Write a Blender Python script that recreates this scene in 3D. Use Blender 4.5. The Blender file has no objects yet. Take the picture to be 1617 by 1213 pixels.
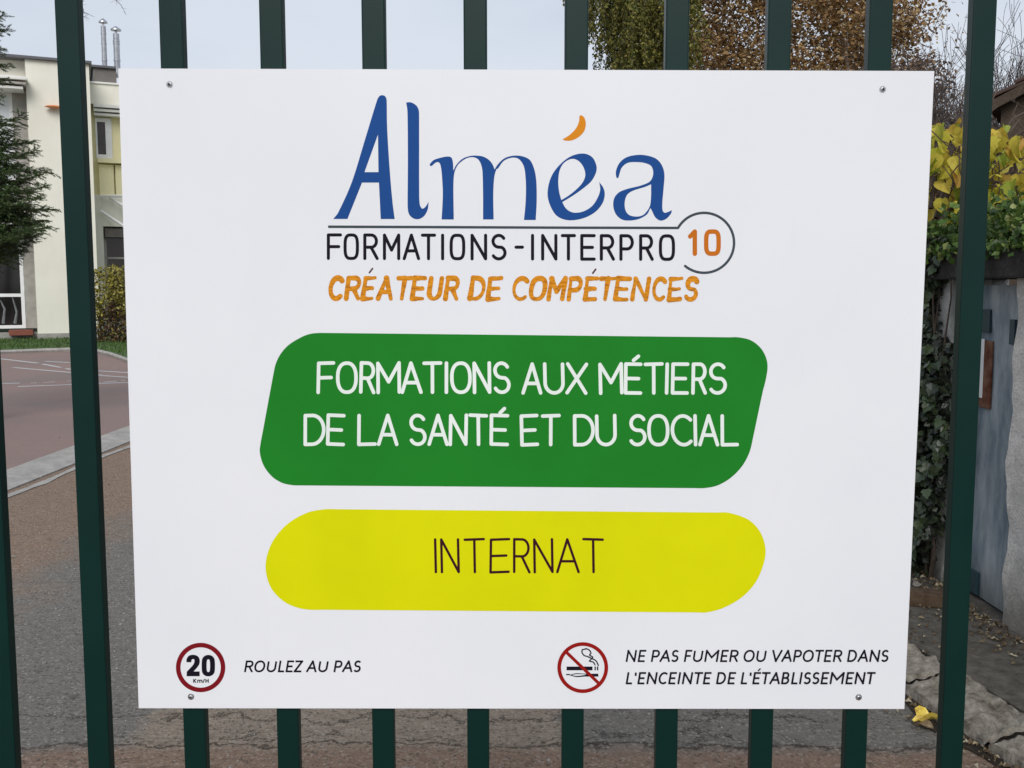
import bpy, math, random
from mathutils import Vector, Matrix
from mathutils.geometry import tessellate_polygon
R = math.radians
rnd = random.Random(11)
S = bpy.context.scene
C = S.collection

# ------------------------------------------------------------------ camera
F, CX, CY = 1550.0, 808.5, 606.5            # photo is 1617 x 1213
PITCH, D, EYE = R(5.57), 1.483, 1.65
cam = bpy.data.cameras.new('camera'); cam.sensor_width = 36; cam.lens = 36 * F / 1617
cam.clip_start = .05; cam.clip_end = 3000
camo = bpy.data.objects.new('camera', cam); C.objects.link(camo)
camo.location = (0, -D, EYE); camo.rotation_euler = (math.pi / 2 - PITCH, R(0.04), 0)
S.camera = camo
# ------------------------------------------------------------------ light
W = bpy.data.worlds.new('World'); S.world = W; W.use_nodes = True
nt = W.node_tree; nt.nodes.clear()
SUN_EL, SUN_AZ = 38, 182                     # azimuth clockwise from +Y: sun behind the camera
out = nt.nodes.new('ShaderNodeOutputWorld'); bg = nt.nodes.new('ShaderNodeBackground')
sky = nt.nodes.new('ShaderNodeTexSky'); sky.sky_type = 'NISHITA'; sky.sun_disc = False
sky.sun_elevation = R(SUN_EL); sky.sun_rotation = R(SUN_AZ)
tc = nt.nodes.new('ShaderNodeTexCoord'); sx = nt.nodes.new('ShaderNodeSeparateXYZ')
mp = nt.nodes.new('ShaderNodeMapping'); mp.inputs['Scale'].default_value = (1, 1, 3)
nz = nt.nodes.new('ShaderNodeTexNoise'); nz.inputs['Scale'].default_value = 1.6; nz.inputs['Detail'].default_value = 5
grad = nt.nodes.new('ShaderNodeValToRGB')
grad.color_ramp.elements[0].position = 0; grad.color_ramp.elements[0].color = (.62, .66, .73, 1)
grad.color_ramp.elements[1].position = 1; grad.color_ramp.elements[1].color = (.56, .62, .74, 1)
cl = nt.nodes.new('ShaderNodeValToRGB')
cl.color_ramp.elements[0].position = .35; cl.color_ramp.elements[0].color = (.86, .88, .93, 1)
cl.color_ramp.elements[1].position = .65; cl.color_ramp.elements[1].color = (1.12, 1.11, 1.08, 1)
mu = nt.nodes.new('ShaderNodeMixRGB'); mu.blend_type = 'MULTIPLY'; mu.inputs[0].default_value = 1
sc10 = nt.nodes.new('ShaderNodeVectorMath'); sc10.operation = 'SCALE'; sc10.inputs['Scale'].default_value = 7.4
mx = nt.nodes.new('ShaderNodeMixRGB'); mx.inputs[0].default_value = .9
L = nt.links.new
L(tc.outputs['Generated'], sx.inputs[0]); L(sx.outputs['Z'], grad.inputs[0])
L(tc.outputs['Generated'], mp.inputs[0]); L(mp.outputs[0], nz.inputs[0]); L(nz.outputs['Fac'], cl.inputs[0])
L(grad.outputs[0], mu.inputs[1]); L(cl.outputs[0], mu.inputs[2]); L(mu.outputs[0], sc10.inputs[0])
L(sky.outputs[0], mx.inputs[1]); L(sc10.outputs[0], mx.inputs[2]); L(mx.outputs[0], bg.inputs[0])
bg.inputs['Strength'].default_value = .1; L(bg.outputs[0], out.inputs[0])
sun = bpy.data.lights.new('sun', 'SUN'); sun.energy = 1.5; sun.angle = R(35); sun.color = (1, .965, .93)
so = bpy.data.objects.new('sun', sun); C.objects.link(so)
a, e = R(SUN_AZ), R(SUN_EL)
so.rotation_euler = Vector((math.sin(a) * math.cos(e), math.cos(a) * math.cos(e), math.sin(e))).to_track_quat('Z', 'Y').to_euler()
S.view_settings.view_transform = 'Standard'; S.view_settings.look = 'None'
S.view_settings.exposure = 0.53; S.view_settings.gamma = 1; S.view_settings.use_curve_mapping = False

# ------------------------------------------------------------------ measuring helpers
def ray(px, py):
    u, v = (px - CX) / F, (py - CY) / F
    c, s = math.cos(PITCH), math.sin(PITCH)
    return Vector((u, c - v * s, -s - v * c))
def at(px, py, Y):                            # point seen at a photo pixel, at world depth Y
    d = ray(px, py); t = (Y + D) / d.y
    return Vector((0, -D, EYE)) + d * t
def gr(px, py, z=0.0):                        # point seen at a photo pixel on level z
    d = ray(px, py); t = (z - EYE) / d.z
    return Vector((0, -D, EYE)) + d * t

# ------------------------------------------------------------------ object helpers
def tag(o, label=None, cat=None, group=None, kind=None):
    for k, v in (('label', label), ('category', cat), ('group', group), ('kind', kind)):
        if v: o[k] = v
    return o
def empty(name, loc=(0, 0, 0), rz=0, **k):
    o = bpy.data.objects.new(name, None); C.objects.link(o); o.location = loc; o.rotation_euler = (0, 0, rz)
    o.empty_display_size = .1
    return tag(o, **k)
def link(name, me, parent=None, loc=(0, 0, 0), rot=(0, 0, 0), sc=(1, 1, 1), **k):
    o = bpy.data.objects.new(name, me); C.objects.link(o); o.location = loc; o.rotation_euler = rot; o.scale = sc
    if parent: o.parent = parent
    return tag(o, **k)
class MB:
    def __init__(s): s.v = []; s.f = []; s.m = []; s.sm = False
    def add(s, vs, fs, m=0):
        b = len(s.v); s.v += [tuple(v) for v in vs]; s.f += [tuple(b + i for i in f) for f in fs]; s.m += [m] * len(fs)
    def box(s, a, b, m=0):
        (x0, y0, z0), (x1, y1, z1) = a, b
        s.add([(x0,y0,z0),(x1,y0,z0),(x1,y1,z0),(x0,y1,z0),(x0,y0,z1),(x1,y0,z1),(x1,y1,z1),(x0,y1,z1)],
              [(0,3,2,1),(4,5,6,7),(0,1,5,4),(1,2,6,5),(2,3,7,6),(3,0,4,7)], m)
    def tube(s, pts, rad, n=5, m=0, cap=True):
        pts = [Vector(p) for p in pts]; vs = []; N = len(pts)
        up = Vector((.13, .21, .97))
        for i, p in enumerate(pts):
            t = (pts[min(i + 1, N - 1)] - pts[max(i - 1, 0)])
            if t.length < 1e-9: t = Vector((0, 0, 1))
            t.normalize(); a = t.cross(up)
            if a.length < 1e-3: a = t.cross(Vector((1, 0, 0)))
            a.normalize(); b = t.cross(a)
            r = rad[i] if isinstance(rad, (list, tuple)) else rad
            for k in range(n):
                q = 2 * math.pi * k / n
                vs.append(p + a * (r * math.cos(q)) + b * (r * math.sin(q)))
        fs = [(i*n+k, i*n+(k+1)%n, (i+1)*n+(k+1)%n, (i+1)*n+k) for i in range(N-1) for k in range(n)]
        if cap: fs += [tuple(range(n))[::-1], tuple((N-1)*n+k for k in range(n))]
        s.add(vs, fs, m)
    def mesh(s, name, mats, smooth=False, bevel=0):
        me = bpy.data.meshes.new(name); me.from_pydata(s.v, [], s.f)
        for m in (mats if isinstance(mats, (list, tuple)) else [mats]): me.materials.append(m)
        me.polygons.foreach_set('material_index', s.m)
        if smooth: me.polygons.foreach_set('use_smooth', [True] * len(s.f))
        me.update(); return me
    def build(s, name, mats, parent=None, smooth=False, bevel=0, loc=(0,0,0), rot=(0,0,0), **k):
        o = link(name, s.mesh(name, mats, smooth), parent, loc, rot, **k)
        if bevel:
            b = o.modifiers.new('bevel', 'BEVEL'); b.width = bevel; b.segments = 2; b.limit_method = 'ANGLE'
        return o
def boxo(name, a, b, mat, parent=None, bevel=0, **k):
    m = MB(); m.box(a, b); return m.build(name, mat, parent, bevel=bevel, **k)

# ------------------------------------------------------------------ materials
class NT:
    def __init__(s, name):
        s.m = bpy.data.materials.new(name); s.m.use_nodes = True; s.t = s.m.node_tree; s.n = s.t.nodes
        s.p = s.n['Principled BSDF']; s.co = s.n.new('ShaderNodeTexCoord')
    def set(s, node, i, v):
        if hasattr(v, 'links') or isinstance(v, bpy.types.NodeSocket): s.t.links.new(v, node.inputs[i])
        else: node.inputs[i].default_value = v
    def map(s, scale=(1,1,1), src='Object', loc=(0,0,0), rot=(0,0,0)):
        q = s.n.new('ShaderNodeMapping'); q.inputs['Scale'].default_value = scale; q.inputs['Location'].default_value = loc
        q.inputs['Rotation'].default_value = rot
        s.t.links.new(s.co.outputs[src], q.inputs[0]); return q.outputs[0]
    def noise(s, scale, detail=4, rough=.55, vec=None, dist=0):
        q = s.n.new('ShaderNodeTexNoise'); q.inputs['Scale'].default_value = scale; q.inputs['Detail'].default_value = detail
        q.inputs['Roughness'].default_value = rough; q.inputs['Distortion'].default_value = dist
        s.t.links.new(vec if vec is not None else s.co.outputs['Object'], q.inputs['Vector']); return q.outputs['Fac']
    def vor(s, scale, feature='F1', vec=None, out='Distance', rand=1):
        q = s.n.new('ShaderNodeTexVoronoi'); q.feature = feature; q.inputs['Scale'].default_value = scale
        q.inputs['Randomness'].default_value = rand
        s.t.links.new(vec if vec is not None else s.co.outputs['Object'], q.inputs['Vector']); return q.outputs[out]
    def ramp(s, fac, stops):
        q = s.n.new('ShaderNodeValToRGB'); cr = q.color_ramp
        while len(cr.elements) < len(stops): cr.elements.new(.5)
        for e, (p, c) in zip(cr.elements, stops):
            e.position = p; e.color = (c, c, c, 1) if not isinstance(c, (tuple, list)) else (*c, 1)
        s.t.links.new(fac, q.inputs[0]); return q.outputs[0]
    def mix(s, fac, a, b, mode='MIX'):
        q = s.n.new('ShaderNodeMixRGB'); q.blend_type = mode
        for i, v in enumerate((fac, a, b)):
            if isinstance(v, tuple) and len(v) == 3: v = (*v, 1)
            s.set(q, i, v)
        return q.outputs[0]
    def math(s, op, a, b=0.0, c=None):
        q = s.n.new('ShaderNodeMath'); q.operation = op; s.set(q, 0, a); s.set(q, 1, b)
        if c is not None: s.set(q, 2, c)
        return q.outputs[0]
    def xyz(s, src='Object'):
        q = s.n.new('ShaderNodeSeparateXYZ'); s.t.links.new(s.co.outputs[src], q.inputs[0]); return q.outputs
    def bump(s, h, strength=.3, dist=.01):
        q = s.n.new('ShaderNodeBump'); q.inputs['Strength'].default_value = strength; q.inputs['Distance'].default_value = dist
        s.t.links.new(h, q.inputs['Height']); s.t.links.new(q.outputs[0], s.p.inputs['Normal'])
    def fin(s, col=None, rough=.6, metal=0, spec=None, trans=None):
        if col is not None: s.set(s.p, 'Base Color', (*col, 1) if isinstance(col, tuple) else col)
        s.set(s.p, 'Roughness', rough); s.set(s.p, 'Metallic', metal)
        if spec is not None: s.set(s.p, 'Specular IOR Level', spec)
        return s.m
def simple(name, col, rough=.6, metal=0, var=.12, sc=6, bump=0, spec=None):
    n = NT(name); f = n.noise(sc, 5)
    c = n.ramp(f, [(.3, tuple(x * (1 - var) for x in col)), (.7, tuple(min(1, x * (1 + var)) for x in col))])
    if bump: n.bump(n.noise(sc * 12, 4), bump, .004)
    return n.fin(c, rough, metal, spec)
def island(name, stops, rough=.5, src=None, spec=.3, trans=0.0):
    n = NT(name); g = n.n.new('ShaderNodeNewGeometry')
    oi = n.n.new('ShaderNodeObjectInfo')
    fac = g.outputs['Random Per Island'] if src != 'obj' else oi.outputs['Random']
    if src == 'obj':
        f2 = n.noise(14, 4)
        fac = n.math('ADD', n.math('MULTIPLY', fac, .8), n.math('MULTIPLY', f2, .3))
    c = n.ramp(fac, stops)
    m = n.fin(c, rough, 0, spec)
    if trans:
        tr = n.n.new('ShaderNodeBsdfTranslucent'); ms = n.n.new('ShaderNodeMixShader'); ms.inputs[0].default_value = trans
        n.t.links.new(c, tr.inputs[0]); n.t.links.new(n.p.outputs[0], ms.inputs[1]); n.t.links.new(tr.outputs[0], ms.inputs[2])
        n.t.links.new(ms.outputs[0], n.n['Material Output'].inputs[0])
    return m

M = {}
def mat_bar():
    n = NT('green_powder_coat'); g = n.noise(3, 5); f = n.noise(300, 2)
    c = n.ramp(g, [(.3, (.0012, .018, .0145)), (.7, (.002, .026, .021))])
    d = n.ramp(n.noise(18, 6, .7, vec=n.map((1, 1, .25))), [(.62, 0.), (.8, 1.)])
    c = n.mix(n.math('MULTIPLY', d, .18), c, (.02, .04, .035))
    n.bump(f, .05, .001)
    return n.fin(c, n.ramp(g, [(.3, .32), (.7, .45)]), 0, .22)
M['bar'] = mat_bar()
def mat_sign():
    n = NT('white_aluminium_panel'); g = n.noise(2.2, 4)
    c = n.ramp(g, [(.35, (.79, .805, .825)), (.65, (.83, .84, .86))])
    sp = n.vor(38, vec=n.map((1, 1, 1)))
    dirt = n.ramp(sp, [(.015, 1.), (.03, 0.)])
    c = n.mix(n.math('MULTIPLY', dirt, .35), c, (.4, .38, .36))
    st = n.ramp(n.noise(9, 6, .65, vec=n.map((6, 1, .5))), [(.6, 0.), (.85, 1.)])
    c = n.mix(n.math('MULTIPLY', st, .08), c, (.5, .5, .48))
    return n.fin(c, .38, 0, .35)
M['sign'] = mat_sign()
def ink(name, c, r=.6): return simple(name, c, r, var=.05, sc=5, spec=.12)
M['blue'] = ink('blue_ink', (.012, .070, .265)); M['orange'] = ink('orange_ink', (.70, .25, .012))
M['grey_ink'] = ink('slate_ink', (.055, .07, .085)); M['black'] = ink('black_ink', (.008, .006, .014))
M['green_ink'] = ink('green_ink', (.012, .21, .018)); M['yellow_ink'] = ink('yellow_ink', (.70, .70, .0))
M['maroon'] = ink('maroon_ink', (.04, .004, .012)); M['white_ink'] = ink('white_ink', (.8, .86, .8))
M['red'] = ink('red_ink', (.20, .006, .012)); M['red2'] = ink('bright_red_ink', (.30, .008, .006))
M['brown_accent'] = ink('brown_ink', (.10, .05, .05)); M['orange10'] = ink('deep_orange_ink', (.55, .15, .01))
def mat_brush():
    n = NT('brushed_orange_ink'); f = n.noise(90, 5, .7, vec=n.map((1, 1, 3), rot=(0, R(60), 0)))
    return n.fin(n.ramp(f, [(.34, (.42, .14, .008)), (.56, (.74, .29, .014))]), .6, 0, .12)
M['brush'] = mat_brush()
M['steel'] = simple('galvanised_steel', (.45, .46, .47), .35, .9, .15, 30)
M['dark_recess'] = simple('dark_socket', (.03, .03, .035), .6)
M['flue'] = simple('stainless_flue', (.42, .42, .43), .3, .85, .2, 4)

def mat_asphalt():
    n = NT('patched_asphalt'); x, y, z = n.xyz()
    fine = n.noise(120, 6, .8); stones = n.vor(95, out='Color'); mid = n.noise(2.3, 5, .6)
    streak = n.noise(20, 8, .8, vec=n.map((.55, 1.6, 1)))
    sv = n.n.new('ShaderNodeSeparateColor'); n.t.links.new(stones, sv.inputs[0])
    fine = n.math('ADD', n.math('MULTIPLY', fine, .6), n.math('MULTIPLY', streak, .4))
    grey = n.ramp(fine, [(.34, (.082, .075, .065)), (.5, (.165, .152, .132)), (.66, (.25, .23, .20))])
    brown = n.ramp(fine, [(.36, (.15, .098, .066)), (.64, (.30, .215, .155))])
    tan = n.ramp(fine, [(.36, (.11, .082, .06)), (.5, (.25, .20, .15)), (.66, (.41, .34, .265))])
    red = n.ramp(fine, [(.36, (.10, .064, .045)), (.5, (.22, .145, .10)), (.66, (.34, .245, .18))])
    wob = n.math('SUBTRACT', mid, .5)
    wf_ = n.math('SUBTRACT', n.noise(9, 6, .7), .5)
    # trodden brown strip beside the gutter
    e1 = n.math('ADD', n.math('ADD', n.math('MULTIPLY_ADD', y, .0, n.math('MULTIPLY', x, 1.0)), 3.0), n.math('ADD', n.math('MULTIPLY', wob, .9), n.math('MULTIPLY', wf_, .5)))
    m1 = n.ramp(e1, [(0., 1.), (.5, 0.)])
    # lighter patched trench across the drive near the gate
    xe = n.math('ADD', x, n.math('MULTIPLY', wf_, .25))
    edge = n.math('ADD', xe, n.math('MULTIPLY', y, -.05))
    tl = n.ramp(n.math('ADD', edge, 1.55), [(0., 0.), (.10, 1.)]); tr = n.ramp(n.math('SUBTRACT', xe, .16), [(0., 1.), (.05, 0.)])
    tf = n.ramp(n.math('SUBTRACT', y, 3.3), [(0., 1.), (.3, 0.)])
    c = n.mix(m1, grey, brown)
    c = n.mix(n.math('MULTIPLY', n.math('MULTIPLY', tl, tr), tf), c, tan)
    w2 = n.noise(2.4, 8, .72)
    yc = n.math('ADD', y, n.math('MULTIPLY', n.math('SUBTRACT', w2, .5), .30))
    c = n.mix(n.ramp(n.math('SUBTRACT', yc, 1.86), [(0., .9), (.09, 0.)]), c, red)
    def crack(y0, amp, wd, thr, lo=.42):
        dd = n.math('ABSOLUTE', n.math('SUBTRACT', n.math('ADD', y, n.math('MULTIPLY', n.math('SUBTRACT', w2, .5), amp)), y0))
        k = n.ramp(dd, [(0., 1.), (wd * .6, .9), (wd, 0.)])
        gate = n.ramp(n.noise(thr, 3), [(lo, 0.), (lo + .06, 1.)])
        return n.math('MULTIPLY', k, gate)
    ck = n.math('MAXIMUM', crack(1.93, .36, .006, 1.3, .30), n.math('MAXIMUM', crack(1.98, .85, .005, 2.1), crack(2.16, -.7, .005, 1.7)))
    chips = n.ramp(sv.outputs[0], [(.86, 0.), (.93, 1.)]); pits = n.ramp(sv.outputs[1], [(.86, 0.), (.93, 1.)])
    c = n.mix(n.math('MULTIPLY', chips, .3), c, (.44, .40, .34)); c = n.mix(n.math('MULTIPLY', pits, .5), c, (.04, .035, .03))
    dark = n.ramp(n.noise(5, 8, .75), [(.56, 0.), (.72, 1.)])
    c = n.mix(n.math('MULTIPLY', dark, .35), c, (.07, .062, .054))
    c = n.mix(n.math('MULTIPLY', ck, .62), c, (.025, .02, .016))
    h = n.math('SUBTRACT', n.math('ADD', fine, n.math('MULTIPLY', n.vor(62), .8)), n.math('MULTIPLY', ck, 3.0))
    n.bump(h, .7, .008)
    return n.fin(c, .85, 0, .2)
M['asphalt'] = mat_asphalt()
def mat_parking():
    n = NT('reddish_car_park_asphalt'); f = n.noise(60, 4, .7); b = n.noise(.5, 5)
    c = n.ramp(f, [(.3, (.20, .135, .118)), (.7, (.31, .22, .19))])
    c = n.mix(n.ramp(b, [(.4, 0.), (.65, .5)]), c, (.17, .15, .14)); n.bump(f, .3, .004)
    return n.fin(c, .8, 0, .25)
M['parking'] = mat_parking()
def mat_rough(name, c0, c1, sc=8, bs=.5, grime=None, rough=.9):
    n = NT(name); f = n.noise(sc, 8, .65); g = n.noise(sc * 9, 5, .7)
    c = n.ramp(f, [(.32, c0), (.68, c1)])
    c = n.mix(n.ramp(g, [(.35, .35), (.6, 0.)]), c, tuple(x * .45 for x in c0))
    if grime:
        x, y, z = n.xyz()
        k = n.ramp(n.math('ADD', z, n.math('MULTIPLY', n.math('SUBTRACT', n.noise(5, 6, .7), .5), grime[1])), [(0., 1.), (grime[2], 0.)])
        c = n.mix(n.math('MULTIPLY', k, .85), c, grime[0])
    n.bump(n.math('ADD', f, n.math('MULTIPLY', g, .5)), bs, .02)
    return n.fin(c, rough, 0, .2)
M['pave'] = mat_rough('worn_dark_pavement', (.085, .077, .064), (.20, .18, .15), 18, .9)
M['kerbold'] = mat_rough('weathered_kerb_stone', (.15, .125, .095), (.56, .51, .42), 22, 1.0)
M['kerb'] = mat_rough('concrete_kerb', (.30, .285, .26), (.46, .44, .40), 6, .3)
M['plaster'] = mat_rough('rough_limewashed_plaster', (.55, .53, .49), (.84, .80, .74), 9, .9, ((.09, .075, .05), .45, .5))
M['plaster2'] = mat_rough('flaking_plaster', (.38, .38, .35), (.62, .62, .58), 12, .9, ((.05, .05, .03), .3, .3))
M['lintel'] = mat_rough('sooty_concrete', (.022, .021, .02), (.075, .07, .066), 8, .6)
M['soil'] = mat_rough('damp_soil', (.03, .024, .018), (.07, .055, .04), 14, .8)
def mat_ground():
    n = NT('rough_grassland'); f = n.noise(.3, 6)
    return n.fin(n.ramp(f, [(.4, (.05, .06, .025)), (.6, (.09, .08, .05))]), .95)
M['ground'] = mat_ground()
M['lawn'] = simple('lawn', (.045, .095, .02), .9, var=.3, sc=3, bump=.5)
M['paint'] = mat_rough('worn_road_paint', (.42, .41, .40), (.66, .65, .63), 30, .1)
def mat_facade():
    n = NT('cream_render'); f = n.noise(.7, 6, .6); s = n.noise(3, 6, .7, vec=n.map((3, 3, .25)))
    c = n.ramp(f, [(.3, (.75, .725, .61)), (.7, (.83, .81, .70))])
    c = n.mix(n.ramp(s, [(.55, 0.), (.75, .22)]), c, (.50, .48, .40)); n.bump(n.noise(60, 3), .15, .01)
    return n.fin(c, .85, 0, .2)
M['facade'] = mat_facade()
M['facade_y'] = simple('yellow_render', (.90, .83, .50), .8, var=.07, sc=1.5)
M['trim'] = simple('off_white_trim', (.78, .77, .72), .5, var=.08, sc=4)
M['upvc'] = simple('white_window_frame', (.85, .85, .83), .35, var=.04)
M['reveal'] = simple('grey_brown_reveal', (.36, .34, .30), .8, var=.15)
M['plinth'] = mat_rough('grey_plinth', (.30, .29, .26), (.40, .39, .35), 2, .3)
M['coping'] = simple('grey_coping', (.10, .10, .11), .5)
M['box_grey'] = simple('grey_roof_cladding', (.14, .125, .11), .6, var=.2, sc=2)
M['brick_sill'] = simple('red_brown_sill', (.22, .06, .035), .6)
M['lamp_orange'] = simple('orange_lamp_hood', (.60, .20, .06), .4)
M['pale_blind'] = simple('pale_blind', (.74, .78, .78), .6, var=.06, sc=2)
def mat_glass(name, c):
    n = NT(name); f = n.noise(1.2, 3)
    return n.fin(n.ramp(f, [(.4, c), (.65, tuple(x * 1.8 for x in c))]), .06, 0, .5)
M['glass'] = mat_glass('dark_window_glass', (.010, .009, .009)); M['glass_red'] = mat_glass('brown_window_glass', (.03, .018, .014))
M['bark'] = mat_rough('grey_brown_bark', (.035, .027, .02), (.09, .07, .052), 20, .8)
M['twig'] = simple('brown_twig', (.075, .052, .038), .8, var=.3, sc=8)
M['twig_grey'] = simple('grey_twig', (.085, .07, .065), .8, var=.3, sc=8)
M['spruce'] = island('spruce_needles', [(0, (.018, .035, .012)), (.6, (.055, .10, .030)), (1, (.13, .18, .055))], .55)
M['weep'] = island('olive_green_leaves', [(0, (.05, .06, .012)), (.5, (.15, .155, .03)), (.85, (.25, .23, .05)), (1, (.36, .28, .08))], .5, trans=.25)
M['autumn'] = island('autumn_brown_leaves', [(0, (.08, .045, .02)), (.3, (.22, .12, .045)), (.65, (.38, .23, .09)), (.9, (.48, .33, .15)), (1, (.55, .45, .25))], .5, trans=.25)
M['autumn_dull'] = island('dull_brown_leaves', [(0, (.06, .035, .02)), (.5, (.18, .10, .05)), (1, (.34, .22, .12))], .5, trans=.2)
M['hedge'] = island('yellow_green_hedge_leaves', [(0, (.05, .05, .012)), (.4, (.20, .18, .03)), (.8, (.42, .36, .07)), (1, (.55, .5, .18))], .5, trans=.2)
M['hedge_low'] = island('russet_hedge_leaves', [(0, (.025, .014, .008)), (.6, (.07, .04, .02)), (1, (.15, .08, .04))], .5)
M['ivy'] = island('dark_ivy_leaves', [(0, (.010, .018, .006)), (.5, (.026, .045, .014)), (.85, (.055, .085, .03)), (1, (.11, .14, .06))], .35, 'obj', .5)
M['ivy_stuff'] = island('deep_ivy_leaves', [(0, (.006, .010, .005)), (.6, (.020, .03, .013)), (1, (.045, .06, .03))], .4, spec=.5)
M['creeper'] = island('fresh_green_creeper_leaves', [(0, (.025, .05, .010)), (.5, (.065, .13, .022)), (.85, (.13, .21, .04)), (1, (.28, .30, .10))], .4, trans=.2)
def mat_vine():
    n = NT('yellowing_vine_leaves'); oi = n.n.new('ShaderNodeObjectInfo')
    f = n.math('ADD', n.math('MULTIPLY', oi.outputs['Random'], .85), n.math('MULTIPLY', n.noise(9, 5, .7), .25))
    c = n.ramp(f, [(.05, (.14, .24, .03)), (.18, (.30, .38, .04)), (.32, (.60, .55, .06)), (.75, (.68, .54, .08)), (.93, (.66, .40, .07)), (1., (.40, .17, .05))])
    spots = n.ramp(n.noise(42, 6, .7), [(.60, 0.), (.68, .75)])
    c = n.mix(spots, c, (.16, .08, .025))
    vx, vy, vz = n.xyz(); ax = n.math('ABSOLUTE', vx)
    saw = n.math('FRACT', n.math('MULTIPLY', n.math('SUBTRACT', vy, n.math('MULTIPLY', ax, .8)), 62.0))
    side = n.ramp(n.math('ABSOLUTE', n.math('SUBTRACT', saw, .5)), [(0., 1.), (.09, 0.)])
    mid_ = n.ramp(ax, [(.0008, 1.), (.0022, 0.)])
    c = n.mix(n.math('MULTIPLY', n.math('MAXIMUM', side, mid_), .45), c, (.45, .42, .12))
    edge_ = n.ramp(n.noise(26, 5, .7), [(.5, 0.), (.75, .6)]); c = n.mix(edge_, c, (.30, .17, .04))
    m = n.fin(c, .5, 0, .3)
    tr = n.n.new('ShaderNodeBsdfTranslucent'); ms = n.n.new('ShaderNodeMixShader'); ms.inputs[0].default_value = .35
    n.t.links.new(c, tr.inputs[0]); n.t.links.new(n.p.outputs[0], ms.inputs[1]); n.t.links.new(tr.outputs[0], ms.inputs[2])
    n.t.links.new(ms.outputs[0], n.n['Material Output'].inputs[0]); return m
M['vine'] = mat_vine()
M['litter'] = island('leaf_litter', [(0, (.05, .035, .02)), (.5, (.16, .11, .06)), (.85, (.30, .24, .14)), (1, (.45, .40, .30))], .7)
M['grit'] = island('pale_grit', [(0, (.10, .09, .075)), (.6, (.24, .22, .19)), (1, (.42, .40, .36))], .8)
M['grass'] = island('grass_blades', [(0, (.03, .06, .012)), (1, (.09, .16, .03))], .6)
def mat_yleaf():
    n = NT('bright_yellow_fallen_leaf'); f = n.noise(30, 5, .7)
    return n.fin(n.ramp(f, [(.35, (.48, .30, .04)), (.5, (.80, .62, .10)), (.7, (.85, .72, .20))]), .5)
M['yleaf'] = mat_yleaf()
M['brick'] = mat_rough('mossy_brick', (.085, .05, .03), (.17, .12, .08), 20, .7)
M['tile'] = island('brown_roof_tile', [(0, (.035, .022, .018)), (1, (.095, .055, .042))], .8, 'obj')
M['shed'] = mat_rough('dark_shed_wall', (.05, .035, .025), (.10, .075, .055), 6, .5)
def mat_door():
    n = NT('faded_blue_grey_paint'); v = n.noise(3.2, 6, .65, vec=n.map((1, 2.2, .8))); s = n.noise(9, 6, .7, vec=n.map((2, 3, .6)))
    c = n.ramp(v, [(.34, (.11, .155, .19)), (.5, (.24, .28, .305)), (.68, (.38, .41, .43))])
    c = n.mix(n.ramp(s, [(.5, 0.), (.75, .45)]), c, (.08, .10, .12))
    x, y, z = n.xyz()
    k = n.ramp(n.math('ADD', z, n.math('MULTIPLY', n.math('SUBTRACT', s, .5), .3)), [(.08, 1.), (.35, 0.)])
    c = n.mix(n.math('MULTIPLY', k, .6), c, (.10, .095, .07))
    ru = n.ramp(n.noise(22, 7, .75), [(.68, 0.), (.74, .7)])
    c = n.mix(ru, c, (.09, .045, .03))
    n.bump(v, .2, .01); return n.fin(c, .5, 0, .35)
M['door'] = mat_door()
M['rust'] = mat_rough('rusty_plate', (.10, .028, .012), (.25, .14, .09), 14, .5)
M['paper'] = simple('white_enamel', (.72, .73, .72), .5, var=.06)
M['hinge'] = simple('dark_teal_hinge', (.015, .045, .055), .5, var=.2)

# ================================================================== SETTING: ground
def poly_sheet(name, pts, z, mat, thick=0, parent=None, **k):
    m = MB(); n = len(pts)
    m.add([(x, y, z) for x, y in pts], [tuple(range(n))])
    if thick:
        m.add([(x, y, z) for x, y in pts] + [(x, y, z - thick) for x, y in pts], [(i, n + i, n + (i+1) % n, (i+1) % n) for i in range(n)])
    o = m.build(name, mat, parent, **k); return o
def ccw(p):
    ar = sum(p[i][0]*p[(i+1)%len(p)][1] - p[(i+1)%len(p)][0]*p[i][1] for i in range(len(p)))
    return p if ar > 0 else p[::-1]
poly_sheet('ground', [(-900, -900), (900, -900), (900, 900), (-900, 900)], -.03, M['ground'], kind='structure')
poly_sheet('road', [(-4.12, -8), (2.32, -8), (2.32, 34), (-4.12, 34)], 0, M['asphalt'], kind='structure')
poly_sheet('car_park', [(-40, -8), (-4.48, -8), (-4.48, 10.8), (-4.3, 11.5), (-3.2, 12.0), (-1.0, 12.2), (-1.0, 34), (-40, 34)], .004, M['parking'], kind='structure')
# left kerb: dished concrete blocks
kl = empty('kerb', (-4.3, 8, 0), kind='structure', label=None)
blocks = []
yy = -3.0
while yy < 10.2:
    blocks.append((yy, yy + .985)); yy += 1.0
for i, (y0, y1) in enumerate(blocks):
    j = .015 * math.sin(i * 2.1)
    m = MB(); z0, z1 = .035, .012
    prof = [(-4.50, -.05), (-4.50, z0 + .012), (-4.46, z0 + .02), (-4.27 + j*.3, z0), (-4.17, z1), (-4.125, z1 + .002), (-4.125, -.05)]
    for yv in (y0, y1): m.v += [(x - (-4.3), yv - 8, z) for x, z in prof]
    n = len(prof); m.f += [(k, (k+1) % n, n + (k+1) % n, n + k) for k in range(n)] + [tuple(range(n))[::-1], tuple(range(n, 2*n))]
    m.m = [0] * len(m.f)
    m.build('kerb_stone', M['kerb'], kl, bevel=.004)
m = MB()                                      # thin mortar edge along the gutter
prev = None
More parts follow.
